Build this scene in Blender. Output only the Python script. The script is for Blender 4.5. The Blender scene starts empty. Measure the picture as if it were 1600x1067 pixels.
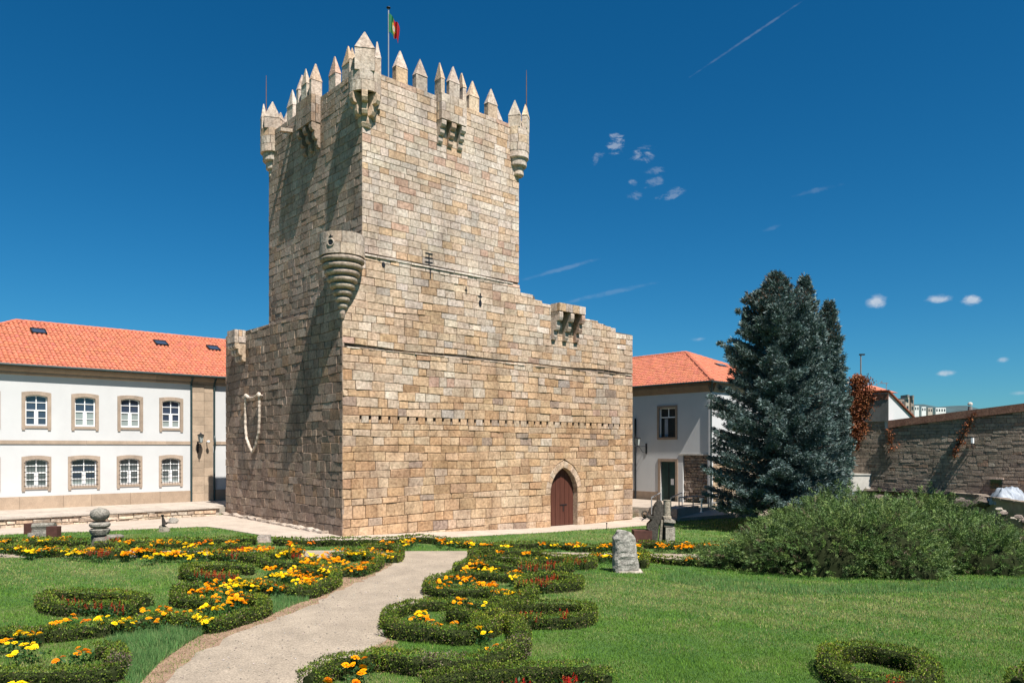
import bpy, bmesh, math, random
import numpy as np
from mathutils import Vector, Matrix
from mathutils.geometry import delaunay_2d_cdt
random.seed(7); RNG = np.random.default_rng(11)
R = math.radians
scene = bpy.context.scene
COL = scene.collection

# ------------------------------------------------------------------ camera
F, HOR, EYE = 1178.0, 700.0, 3.75           # focal length and horizon row in 1600-px units, eye height
cd = bpy.data.cameras.new("camera"); cam = bpy.data.objects.new("camera", cd); COL.objects.link(cam)
cam.location = (0, 0, EYE); cam.rotation_euler = (R(90), 0, 0)
cd.sensor_width = 36; cd.lens = 36 * F / 1600; cd.shift_y = (HOR - 533.5) / 1600
cd.clip_start = .1; cd.clip_end = 20000
scene.camera = cam

# ------------------------------------------------------------------ castle axes
U2 = Vector((.743, .669)).normalized(); V2 = Vector((-U2.y, U2.x))
UX, VX, ZX = Vector((U2.x, U2.y, 0)), Vector((V2.x, V2.y, 0)), Vector((0, 0, 1))
P0 = Vector((-7.2, 32.0, 0))

# ------------------------------------------------------------------ light
LD = (UX * .165 + VX * 1.0 - ZX * 1.65).normalized()
sd = bpy.data.lights.new("sun", 'SUN'); sun = bpy.data.objects.new("sun", sd); COL.objects.link(sun)
sd.energy = 5.0; sd.angle = R(.53); sd.color = (1.0, .955, .89)
sun.rotation_euler = LD.to_track_quat('-Z', 'Y').to_euler(); sun.location = (20, -20, 60)
world = bpy.data.worlds.new("World"); scene.world = world; world.use_nodes = True
scene.view_settings.view_transform = 'Standard'; scene.view_settings.look = 'None'
scene.view_settings.exposure = .86; scene.view_settings.gamma = 1.0
scene.view_settings.use_curve_mapping = False

def build_world():
    nt = world.node_tree; nt.nodes.clear(); L = nt.links.new
    def N(t, **k):
        n = nt.nodes.new(t)
        for a, b in k.items(): setattr(n, a, b)
        return n
    def m(op, a, b=None, c=None):
        n = N('ShaderNodeMath', operation=op)
        for i, x in enumerate((a, b, c)):
            if x is None: continue
            if isinstance(x, (int, float)): n.inputs[i].default_value = x
            else: L(x, n.inputs[i])
        return n.outputs[0]
    out = N('ShaderNodeOutputWorld'); bg = N('ShaderNodeBackground')
    sky = N('ShaderNodeTexSky', sky_type='NISHITA'); sky.sun_disc = False
    sky.sun_elevation = R(58.4); sky.sun_rotation = math.atan2(-LD.x, -LD.y)
    sky.altitude = 400; sky.air_density = 1.0; sky.dust_density = .35; sky.ozone_density = 2.4
    # deep, slightly saturated southern sky
    hs = N('ShaderNodeHueSaturation'); hs.inputs['Hue'].default_value = .5; hs.inputs['Saturation'].default_value = SKY_SAT; hs.inputs['Value'].default_value = 1.0
    tn = N('ShaderNodeMix', data_type='RGBA', blend_type='MULTIPLY'); tn.inputs[0].default_value = 1.0; L(sky.outputs[0], tn.inputs[6]); tn.inputs[7].default_value = SKY_TINT
    L(tn.outputs[2], hs.inputs['Color'])
    tc = N('ShaderNodeTexCoord'); sp = N('ShaderNodeSeparateXYZ'); L(tc.outputs['Generated'], sp.inputs[0])
    yy = m('MAXIMUM', sp.outputs[1], .02)
    a = m('DIVIDE', sp.outputs[0], yy); b = m('DIVIDE', sp.outputs[2], yy)
    front = m('GREATER_THAN', sp.outputs[1], .05)
    cb = N('ShaderNodeCombineXYZ'); L(a, cb.inputs[0]); L(b, cb.inputs[1])
    def noise(scale, det, sx=1, sy=1, dist=0):
        mp = N('ShaderNodeMapping'); mp.inputs['Scale'].default_value = (sx, sy, 1); L(cb.outputs[0], mp.inputs[0])
        n = N('ShaderNodeTexNoise'); n.inputs['Scale'].default_value = scale; n.inputs['Detail'].default_value = det
        n.inputs['Roughness'].default_value = .62; n.inputs['Distortion'].default_value = dist; L(mp.outputs[0], n.inputs[0]); return n.outputs['Fac']
    n1 = noise(55, 6, .8, 1.6, .4); n2 = noise(28, 4, 1, 1)
    # (az, el, half width, half height, tilt deg, strength, roughness) seen from the garden
    def c(px, py, w, h, tilt, s, r): return ((px-800)/F, (HOR-py)/F, w/F, h/F, tilt, s, r)
    clouds = [c(1369,471,19,12,8,1.0,.9), c(1467,467,26,8,4,.9,.8), c(1518,469,20,10,4,1.0,.9), c(1479,583,18,6,3,.8,.8),
              c(1567,562,13,5,4,.55,.8), c(1591,614,18,4,2,.4,.8), c(1090,530,14,4,4,.3,1),
              c(963,226,16,17,50,.50,2.6), c(935,245,15,7,55,.22,2.6), c(1004,243,21,13,25,.38,2.6), c(1022,267,19,6,5,.2,2.2),
              c(988,287,9,6,0,.28,1.8), c(990,306,13,8,0,.18,2.4), c(1048,303,26,9,26,.28,2.6), c(1022,285,18,9,20,.22,1.8),
              c(1275,298,44,5,14,.10,1.2), c(1205,357,18,4,18,.07,1.5)]
    trails = [c(1168,60,118,2.6,34,.15,.9), c(876,421,76,4.2,15.5,.15,.9), c(952,458,94,5,12.5,.12,.9)]
    tot = None
    for (ca, cb_, w, h, tl, s, r) in clouds + trails:
        ct, st = math.cos(R(tl)), math.sin(R(tl))
        da = m('SUBTRACT', a, ca); db = m('SUBTRACT', b, cb_)
        x = m('DIVIDE', m('ADD', m('MULTIPLY', da, ct), m('MULTIPLY', db, st)), w)
        y = m('DIVIDE', m('SUBTRACT', m('MULTIPLY', db, ct), m('MULTIPLY', da, st)), h)
        d = m('ADD', m('MULTIPLY', x, x), m('MULTIPLY', y, y))
        wob = m('MULTIPLY', m('SUBTRACT', n1, .5), r * 2.6)
        v = m('ADD', m('SUBTRACT', 1.0, d), wob)
        v = m('MULTIPLY', m('MINIMUM', m('MAXIMUM', v, 0.0), 1.0), m('MINIMUM', m('MAXIMUM', m('MULTIPLY', m('SUBTRACT', 1.9, d), 1.1), 0.0), 1.0))
        v = m('MULTIPLY', m('MULTIPLY', v, v), s*.85)
        tot = v if tot is None else m('MAXIMUM', tot, v)
    tot = m('MULTIPLY', m('MULTIPLY', tot, front), m('ADD', .65, m('MULTIPLY', n2, .6)))
    tot = m('MINIMUM', tot, 1.0)
    mx = N('ShaderNodeMix', data_type='RGBA'); L(tot, mx.inputs[0]); L(hs.outputs[0], mx.inputs[6])
    mx.inputs[7].default_value = CLOUD_COL
    L(mx.outputs[2], bg.inputs[0]); bg.inputs[1].default_value = SKY_STR; L(bg.outputs[0], out.inputs[0])
SKY_SAT = 1.12; SKY_STR = .056; SKY_TINT = (.35, .70, .885, 1); CLOUD_COL = (6.2, 6.8, 7.6, 1)
build_world()
if scene.render.engine == 'CYCLES': scene.cycles.max_bounces = 6

# ------------------------------------------------------------------ helpers
def ss(t): t = max(0.0, min(1.0, t)); return t*t*(3-2*t)
def gz(x, y):                                # height of the ground: falls gently towards the keep door
    f = ss((y - 14) / 16)
    return f * (-.53 * ss((x + 9) / 13) + .10 * ss((-x - 7) / 9))
def gz_np(x, y):
    s = lambda t: (lambda c: c*c*(3-2*c))(np.clip(t, 0, 1))
    return s((y-14)/16) * (-.53*s((x+9)/13) + .10*s((-x-7)/9))
def G(px, py, dz=0.0):                       # ground point under a sight line
    z = 0
    for _ in range(12):
        Y = F * (EYE - z - dz) / (py - HOR); X = (px - 800) / F * Y; z = gz(X, Y)
    return Vector((X, Y, z + dz))
def ptz(px, Y, z): return Vector(((px-800)/F*Y, Y, z))
def zof(py, Y): return EYE + (HOR - py) * Y / F
def pxof(p): return 800 + F * p[0] / p[1]
def pyof(p): return HOR - F * (p[2] - EYE) / p[1]
def W(s, t, z): return P0 + UX*s + VX*t + ZX*z
def s_at(px, t=0.0, q0=None):                # distance along u on a plane of constant t where the sight line px meets it
    a = (px-800)/F; o = P0 + VX*t
    return (a*o.y - o.x) / (UX.x - a*UX.y)
def t_at(px, s=0.0):
    a = (px-800)/F; o = P0 + UX*s
    return (a*o.y - o.x) / (VX.x - a*VX.y)

def props(o, label=None, cat=None, group=None, kind=None):
    if label: o['label'] = label
    if cat: o['category'] = cat
    if group: o['group'] = group
    if kind: o['kind'] = kind
    return o
def thing(name, loc, label, cat, group=None, kind=None):
    o = bpy.data.objects.new(name, None); COL.objects.link(o); o.location = loc; o.empty_display_size = .3
    return props(o, label, cat, group, kind)
def worg(o):
    v = Vector((0, 0, 0))
    while o is not None: v += Vector(o.location); o = o.parent
    return v
def mesh_np(name, V, Fc, mat, tint=None, smooth=False):
    """V (n,3); Fc (m,k) all same size, or list of tuples"""
    me = bpy.data.meshes.new(name)
    if isinstance(Fc, np.ndarray):
        V = np.asarray(V, dtype=np.float32); n, k = Fc.shape
        me.vertices.add(len(V)); me.vertices.foreach_set('co', V.ravel())
        me.loops.add(n*k); me.loops.foreach_set('vertex_index', Fc.astype(np.int32).ravel())
        me.polygons.add(n); me.polygons.foreach_set('loop_start', np.arange(0, n*k, k, dtype=np.int32))
        try: me.polygons.foreach_set('loop_total', np.full(n, k, dtype=np.int32))
        except Exception: pass
    else:
        me.from_pydata([tuple(v) for v in V], [], Fc)
    if tint is not None:
        at = me.color_attributes.new('tint', 'FLOAT_COLOR', 'POINT')
        T = np.ones((len(V), 4), dtype=np.float32); T[:, :3] = np.asarray(tint, dtype=np.float32)
        at.data.foreach_set('color', T.ravel())
    me.update(calc_edges=True)
    me.validate()
    if smooth: me.polygons.foreach_set('use_smooth', np.ones(len(me.polygons), dtype=bool))
    if isinstance(mat, (list, tuple)):
        for x in mat: me.materials.append(x)
    else: me.materials.append(mat)
    return me
def mk(name, V, Fc, mat, parent=None, tint=None, smooth=False, org=None):
    """link one object; V in world coordinates"""
    V = np.asarray([tuple(v) for v in V] if not isinstance(V, np.ndarray) else V, dtype=np.float64)
    po = worg(parent) if parent is not None else Vector((0, 0, 0))
    loc = Vector((0, 0, 0))
    if org is not None: loc = Vector(org) - po
    V = V - np.array(po + loc)
    me = mesh_np(name, V, Fc, mat, tint, smooth)
    o = bpy.data.objects.new(name, me); COL.objects.link(o); o.location = loc
    if parent is not None: o.parent = parent
    return o

class MB:                                     # small mesh collector
    def __init__(s): s.v = []; s.f = []; s.t = []
    def add(s, V, Fc, tint=None):
        b = len(s.v); s.v += [tuple(v) for v in V]; s.f += [tuple(i+b for i in f) for f in Fc]
        s.t += [tint if tint is not None else (1, 1, 1)] * len(V)
    def box(s, o, a, b, c, tint=None):        # corner o, edge vectors a b c
        o, a, b, c = map(Vector, (o, a, b, c))
        V = [o, o+a, o+a+b, o+b, o+c, o+a+c, o+a+b+c, o+b+c]
        Fc = [(0,3,2,1), (4,5,6,7), (0,1,5,4), (1,2,6,5), (2,3,7,6), (3,0,4,7)]
        if a.cross(b).dot(c) < 0: Fc = [tuple(reversed(f)) for f in Fc]
        s.add(V, Fc, tint)
    def cbox(s, c, a, b, h, tint=None):       # centre-bottom c, half-vectors a b, height
        c, a, b = map(Vector, (c, a, b)); s.box(c-a-b, a*2, b*2, ZX*h, tint)
    def tube(s, pts, r, n=8, tint=None, closed=False, cap=True):
        pts = [Vector(p) for p in pts]; rs = r if isinstance(r, (list, tuple)) else [r]*len(pts)
        b = len(s.v); up = Vector((0, 0, 1)); N_ = len(pts)
        prev = None
        for i, p in enumerate(pts):
            q0 = pts[i-1] if (i > 0 or closed) else pts[i]; q1 = pts[(i+1) % N_] if (i < N_-1 or closed) else pts[i]
            d = (q1-q0).normalized() if (q1-q0).length > 1e-9 else Vector((0,0,1))
            if prev is None: x = d.cross(up); x = x if x.length > 1e-3 else Vector((1,0,0))
            else: x = prev - d*prev.dot(d)
            x.normalize(); y = d.cross(x); prev = x
            for k in range(n):
                a = 2*math.pi*k/n; s.v.append(tuple(p + x*math.cos(a)*rs[i] + y*math.sin(a)*rs[i])); s.t.append(tint or (1,1,1))
        rng_ = N_ if closed else N_-1
        for i in range(rng_):
            for k in range(n):
                i2 = (i+1) % N_
                s.f.append((b+i*n+k, b+i*n+(k+1)%n, b+i2*n+(k+1)%n, b+i2*n+k))
        if cap and not closed:
            s.f.append(tuple(b+k for k in range(n))[::-1]); s.f.append(tuple(b+(N_-1)*n+k for k in range(n)))
    def lathe(s, c, prof, n=24, a0=0, a1=2*math.pi, tint=None):   # prof [(r,z)]
        c = Vector(c); b = len(s.v); full = abs(a1-a0-2*math.pi) < 1e-6; m_ = n if full else n+1
        for (r_, z_) in prof:
            for k in range(m_):
                a = a0+(a1-a0)*k/n; s.v.append((c.x+r_*math.cos(a), c.y+r_*math.sin(a), c.z+z_)); s.t.append(tint or (1,1,1))
        for i in range(len(prof)-1):
            for k in range(n):
                k2 = (k+1) % m_; s.f.append((b+i*m_+k, b+i*m_+k2, b+(i+1)*m_+k2, b+(i+1)*m_+k))
    def prism(s, poly, ext, tint=None):       # planar polygon + extrusion vector
        poly = [Vector(p) for p in poly]; ext = Vector(ext); n = len(poly); b = len(s.v)
        for p in poly: s.v.append(tuple(p)); s.t.append(tint or (1,1,1))
        for p in poly: s.v.append(tuple(p+ext)); s.t.append(tint or (1,1,1))
        s.f.append(tuple(b+i for i in range(n))); s.f.append(tuple(b+n+i for i in reversed(range(n))))
        for i in range(n): j = (i+1) % n; s.f.append((b+i, b+n+i, b+n+j, b+j))
    def out(s, name, mat, parent=None, smooth=False, org=None, jit=0.0, fixn=True):
        V = np.array(s.v)
        if jit: V = V + RNG.normal(0, jit, V.shape)
        o = mk(name, V, s.f, mat, parent, tint=s.t, smooth=smooth, org=org)
        if fixn:
            bm = bmesh.new(); bm.from_mesh(o.data); bmesh.ops.recalc_face_normals(bm, faces=bm.faces); bm.to_mesh(o.data); bm.free()
        return o

# ------------------------------------------------------------------ materials
def mat_new(name):
    m = bpy.data.materials.new(name); m.use_nodes = True; nt = m.node_tree; return m, nt, nt.nodes['Principled BSDF']
def M(name, col, var=.25, scale=3.0, rough=.85, bump=0.0, bscale=30.0, tint=False, metal=0.0, spec=.3, col2=None, stain=0.0, transl=0.0, stretch=(1,1,1), fine=.0, fscale=60, patina=0.0):
    m, nt, bs = mat_new(name); L = nt.links.new
    def N(t, **k):
        n = nt.nodes.new(t)
        for a, b in k.items(): setattr(n, a, b)
        return n
    geo = N('ShaderNodeNewGeometry'); mp = N('ShaderNodeMapping'); L(geo.outputs['Position'], mp.inputs[0]); mp.inputs['Scale'].default_value = stretch
    n1 = N('ShaderNodeTexNoise'); n1.inputs['Scale'].default_value = scale; n1.inputs['Detail'].default_value = 8; n1.inputs['Roughness'].default_value = .65; L(mp.outputs[0], n1.inputs[0])
    rp = N('ShaderNodeValToRGB'); rp.color_ramp.elements[0].position = .3; rp.color_ramp.elements[1].position = .7
    c2 = col2 if col2 else tuple(min(1, x*(1+var)) for x in col); c1 = tuple(x*(1-var) for x in col) if not col2 else col
    rp.color_ramp.elements[0].color = (*c1, 1); rp.color_ramp.elements[1].color = (*c2, 1); L(n1.outputs['Fac'], rp.inputs[0])
    cur = rp.outputs[0]
    def mul(a, b, blend='MULTIPLY', fac=1.0):
        x = N('ShaderNodeMix', data_type='RGBA', blend_type=blend); x.inputs[0].default_value = fac; L(a, x.inputs[6]); L(b, x.inputs[7]); return x.outputs[2]
    if tint:
        at = N('ShaderNodeAttribute', attribute_name='tint'); cur = mul(cur, at.outputs['Color'])
    if stain:
        mp2 = N('ShaderNodeMapping'); mp2.inputs['Scale'].default_value = (.9, .9, .28); L(geo.outputs['Position'], mp2.inputs[0])
        n2 = N('ShaderNodeTexNoise'); n2.inputs['Scale'].default_value = .9; n2.inputs['Detail'].default_value = 7; n2.inputs['Roughness'].default_value = .7; L(mp2.outputs[0], n2.inputs[0])
        r2 = N('ShaderNodeValToRGB'); r2.color_ramp.elements[0].position = .34; r2.color_ramp.elements[1].position = .56
        r2.color_ramp.elements[0].color = (1-stain, 1-stain*1.02, 1-stain*1.02, 1); r2.color_ramp.elements[1].color = (1, 1, 1, 1); L(n2.outputs['Fac'], r2.inputs[0])
        cur = mul(cur, r2.outputs[0])
    if patina:
        n4 = N('ShaderNodeTexNoise'); n4.inputs['Scale'].default_value = .75; n4.inputs['Detail'].default_value = 9; n4.inputs['Roughness'].default_value = .72; L(geo.outputs['Position'], n4.inputs[0])
        r4 = N('ShaderNodeValToRGB'); r4.color_ramp.elements[0].position = .38; r4.color_ramp.elements[1].position = .62
        r4.color_ramp.elements[0].color = (1-patina*.45, 1-patina*.85, 1-patina*1.25, 1); r4.color_ramp.elements[1].color = (1.03, 1.02, 1.0, 1); L(n4.outputs['Fac'], r4.inputs[0])
        cur = mul(cur, r4.outputs[0])
        n5 = N('ShaderNodeTexNoise'); n5.inputs['Scale'].default_value = 4.5; n5.inputs['Detail'].default_value = 10; n5.inputs['Roughness'].default_value = .75; n5.inputs['Distortion'].default_value = .5; L(geo.outputs['Position'], n5.inputs[0])
        r5 = N('ShaderNodeValToRGB'); r5.color_ramp.elements[0].position = .33; r5.color_ramp.elements[1].position = .50
        r5.color_ramp.elements[0].color = (.72,.67,.63,1); r5.color_ramp.elements[1].color = (1,1,1,1); L(n5.outputs['Fac'], r5.inputs[0])
        cur = mul(cur, r5.outputs[0])
    if fine:
        n3 = N('ShaderNodeTexNoise'); n3.inputs['Scale'].default_value = fscale; n3.inputs['Detail'].default_value = 4; L(geo.outputs['Position'], n3.inputs[0])
        r3 = N('ShaderNodeValToRGB'); r3.color_ramp.elements[0].position = .35; r3.color_ramp.elements[1].position = .65
        r3.color_ramp.elements[0].color = (1-fine,)*3+(1,); r3.color_ramp.elements[1].color = (1+fine*.5,)*3+(1,); L(n3.outputs['Fac'], r3.inputs[0])
        cur = mul(cur, r3.outputs[0])
    L(cur, bs.inputs['Base Color']); bs.inputs['Roughness'].default_value = rough; bs.inputs['Metallic'].default_value = metal
    bs.inputs['Specular IOR Level'].default_value = spec
    if bump:
        nb = N('ShaderNodeTexNoise'); nb.inputs['Scale'].default_value = bscale; nb.inputs['Detail'].default_value = 6; nb.inputs['Roughness'].default_value = .6; L(geo.outputs['Position'], nb.inputs[0])
        bp = N('ShaderNodeBump'); bp.inputs['Strength'].default_value = 1.0; bp.inputs['Distance'].default_value = bump; L(nb.outputs['Fac'], bp.inputs['Height']); L(bp.outputs[0], bs.inputs['Normal'])
    if transl:
        tr = N('ShaderNodeBsdfTranslucent'); L(cur, tr.inputs[0]); mx = N('ShaderNodeMixShader'); mx.inputs[0].default_value = transl
        o = nt.nodes['Material Output']; L(bs.outputs[0], mx.inputs[1]); L(tr.outputs[0], mx.inputs[2]); L(mx.outputs[0], o.inputs[0])
    return m
MT = {}
MT['stone'] = M('granite_ashlar', (.95,.90,.91), .10, 1.1, .88, .022, 16, tint=True, stain=.34, fine=.26, fscale=9, patina=.15, spec=.2)
MT['stone_rough'] = M('weathered_granite', (.78,.78,.78), .22, 2.4, .9, .028, 13, tint=True, stain=.30, fine=.30, fscale=11, spec=.2)
MT['mortar'] = M('dark_mortar', (.115,.090,.070), .3, 4, .95, .01, 30)
MT['stone_dark'] = M('dark_granite_core', (.30,.26,.21), .25, 3, .9, .02, 18)  # even dark granite for terrace and platform bodies
MT['plaster'] = M('white_limewash', (.535,.535,.53), .05, .5, .85, .002, 20, spec=.2, stain=.035)
MT['trim'] = M('granite_trim', (.36,.28,.215), .16, 2.0, .85, .004, 40, tint=True, fine=.15, fscale=30)
MT['tile'] = M('terracotta_tile', (.47,.150,.085), .07, 1.2, .8, .0, 30, tint=True, fine=.2, fscale=12)
MT['sash'] = M('white_painted_wood', (.78,.78,.77), .03, 6, .5)
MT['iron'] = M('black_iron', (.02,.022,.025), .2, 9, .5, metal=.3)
MT['steel'] = M('grey_railing_steel', (.30,.30,.31), .1, 9, .35, metal=.3, spec=.5)
MT['gutter'] = M('dark_green_gutter', (.025,.045,.045), .2, 5, .45)
MT['corten'] = M('corten_steel', (.085,.034,.026), .35, 5, .8, .004, 40, fine=.3)
MT['grass'] = M('grass_blades', (1,1,1), .12, .6, .7, tint=True, transl=.35, spec=.15)
MT['leaf'] = M('leaves', (1,1,1), .15, 1.5, .6, tint=True, transl=.25, spec=.22)
MT['twig'] = M('dark_twigs', (1,1,1), .3, 6, .95, tint=True, spec=.02)  # matte, tinted dark for the hedge and juniper cores
MT['needle'] = M('needles', (1,1,1), .15, 1.0, .55, tint=True, transl=.08, spec=.3)
MT['petal'] = M('petals', (1,1,1), .06, 20, .6, tint=True, transl=.2, spec=.1)
MT['bark'] = M('bark', (.10,.075,.055), .35, 8, .95, .02, 20)
MT['paving'] = M('granite_paving', (.29,.25,.215), .16, 1.3, .85, .003, 30, tint=True, fine=.18, fscale=20)
MT['oldwall'] = M('old_wall_stone', (.78,.78,.78), .25, 2.5, .93, .03, 14, tint=True, stain=.22, fine=.22, fscale=8)
MT['rock'] = M('rubble_rock', (.8,.8,.8), .25, 3, .92, .03, 12, tint=True, fine=.3, fscale=14)
MT['lichen'] = M('lichened_granite', (.14,.13,.115), .3, 6, .9, .03, 14, tint=True, col2=(.36,.345,.31), fine=.35, fscale=20)
MT['door'] = M('brown_painted_boards', (.085,.030,.020), .2, 3, .55, .002, 30, stretch=(4,4,.4))
MT['white'] = M('white_lamp', (.8,.8,.8), .02, 3, .4)
MT['tarp'] = M('pale_tarpaulin', (.25,.28,.32), .15, 4, .5, .01, 9)
MT['concrete'] = M('pale_concrete', (.50,.47,.42), .15, 2, .9, .004, 30, stain=.2)
MT['greywall'] = M('grey_render', (.20,.20,.19), .2, 1.0, .9, .004, 30, stain=.3)
def glass_mat(name, col, rough=.05):
    m, nt, bs = mat_new(name); bs.inputs['Base Color'].default_value = (*col, 1); bs.inputs['Roughness'].default_value = rough
    bs.inputs['Specular IOR Level'].default_value = .8; return m
MT['glass_pale'] = glass_mat('glass_over_pale_blind', (.26,.30,.29), .15)
MT['glass'] = glass_mat('window_glass', (.035,.05,.08)); MT['glass2'] = glass_mat('window_glass_curtained', (.11,.13,.13), .12)
MT['lampglass'] = glass_mat('lamp_glass', (.35,.38,.36), .2)
MT['screen'] = glass_mat('dark_glass', (.012,.02,.025))

# lawn / soil / path ground sheets
def ground_mat():
    m, nt, bs = mat_new('lawn_ground'); L = nt.links.new
    geo = nt.nodes.new('ShaderNodeNewGeometry')
    def noise(sc, det=6, st=(1,1,1)):
        mp = nt.nodes.new('ShaderNodeMapping'); mp.inputs['Scale'].default_value = st; L(geo.outputs['Position'], mp.inputs[0])
        n = nt.nodes.new('ShaderNodeTexNoise'); n.inputs['Scale'].default_value = sc; n.inputs['Detail'].default_value = det; n.inputs['Roughness'].default_value = .65; L(mp.outputs[0], n.inputs[0]); return n.outputs['Fac']
    r = nt.nodes.new('ShaderNodeValToRGB'); e = r.color_ramp.elements
    e[0].position = .30; e[0].color = (.040,.100,.026,1); e[1].position = .72; e[1].color = (.17,.18,.07,1)
    x = e.new(.5); x.color = (.075,.145,.040,1); L(noise(.55, 8), r.inputs[0])
    r2 = nt.nodes.new('ShaderNodeValToRGB'); r2.color_ramp.elements[0].position = .35; r2.color_ramp.elements[0].color = (.5,.5,.5,1); r2.color_ramp.elements[1].position = .65; r2.color_ramp.elements[1].color = (1.3,1.3,1.2,1)
    L(noise(24, 5), r2.inputs[0])
    mx = nt.nodes.new('ShaderNodeMix'); mx.data_type = 'RGBA'; mx.blend_type = 'MULTIPLY'; mx.inputs[0].default_value = 1; L(r.outputs[0], mx.inputs[6]); L(r2.outputs[0], mx.inputs[7])
    L(mx.outputs[2], bs.inputs['Base Color']); bs.inputs['Roughness'].default_value = .95; bs.inputs['Specular IOR Level'].default_value = .1
    bp = nt.nodes.new('ShaderNodeBump'); bp.inputs['Distance'].default_value = .03; L(noise(40, 4), bp.inputs['Height']); L(bp.outputs[0], bs.inputs['Normal'])
    return m
MT['lawn'] = ground_mat()
MT['soil'] = M('bare_soil', (.27,.175,.115), .3, 3.5, .95, .02, 25, fine=.3, fscale=30)
MT['gravel'] = M('fine_gravel_path', (.325,.265,.20), .15, 1.6, .95, .012, 40, fine=.30, fscale=34, stain=.12)
# ------------------------------------------------------------------ masonry generator
def pal(weights):
    r = random.random()*sum(w for w, _ in weights)
    for w, c in weights:
        r -= w
        if r <= 0: break
    k = random.uniform(.925, 1.07); return tuple(x*k*random.uniform(.985, 1.015) for x in c)
PALE = [(4,(.61,.52,.425)),(3,(.65,.57,.485)),(3,(.57,.50,.43)),(2,(.63,.50,.37)),(1.0,(.60,.44,.29)),(.5,(.55,.39,.30))]
MIDP = [(4,(.58,.465,.35)),(4,(.57,.44,.315)),(2,(.56,.48,.385)),(1.5,(.60,.51,.41)),(1.2,(.54,.385,.25)),(.6,(.52,.365,.28)),(.3,(.44,.39,.34))]
OCHR = [(4,(.58,.42,.27)),(3,(.57,.395,.24)),(2.5,(.60,.46,.32)),(1.8,(.52,.345,.20)),(.7,(.52,.41,.31)),(1,(.46,.305,.19)),(.4,(.36,.28,.22))]
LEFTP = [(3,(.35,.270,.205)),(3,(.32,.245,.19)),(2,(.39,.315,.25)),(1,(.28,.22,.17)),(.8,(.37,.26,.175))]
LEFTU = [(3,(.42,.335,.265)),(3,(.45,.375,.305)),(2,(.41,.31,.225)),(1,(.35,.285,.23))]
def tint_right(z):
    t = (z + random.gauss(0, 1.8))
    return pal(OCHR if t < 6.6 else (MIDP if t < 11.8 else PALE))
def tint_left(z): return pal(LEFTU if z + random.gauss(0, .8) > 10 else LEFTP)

SQ = [(8,9,10,11),(4,5,9,8),(5,6,10,9),(6,7,11,10),(7,4,8,11),(0,1,5,4),(1,2,6,5),(2,3,7,6),(3,0,4,7)]
def stone_block(O, a, n, q, proud, bev, tilt, back=.09, up=ZX):
    """q: four (s,z) corners BL BR TR TL"""
    cs = sum(p[0] for p in q)/4; cz = sum(p[1] for p in q)/4
    V = []
    for (s, z) in q: V.append(O + a*s + up*z - n*back)
    for (s, z) in q: V.append(O + a*s + up*z + n*(proud-bev*.8))
    hw = max(abs(q[1][0]-q[0][0]), .05)/2; hh = max(abs(q[3][1]-q[0][1]), .05)/2
    ta, tb = random.gauss(0, tilt), random.gauss(0, tilt)
    for (s, z) in q:
        fs = max(0.2, 1-bev/hw); fz = max(0.2, 1-bev/hh)
        s2 = cs + (s-cs)*fs + random.gauss(0, bev*.22); z2 = cz + (z-cz)*fz + random.gauss(0, bev*.22)
        d = proud + ta*(1 if s > cs else -1) + tb*(1 if z > cz else -1) + random.gauss(0, tilt*.5)
        V.append(O + a*s2 + up*z2 + n*d)
    return V
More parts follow.
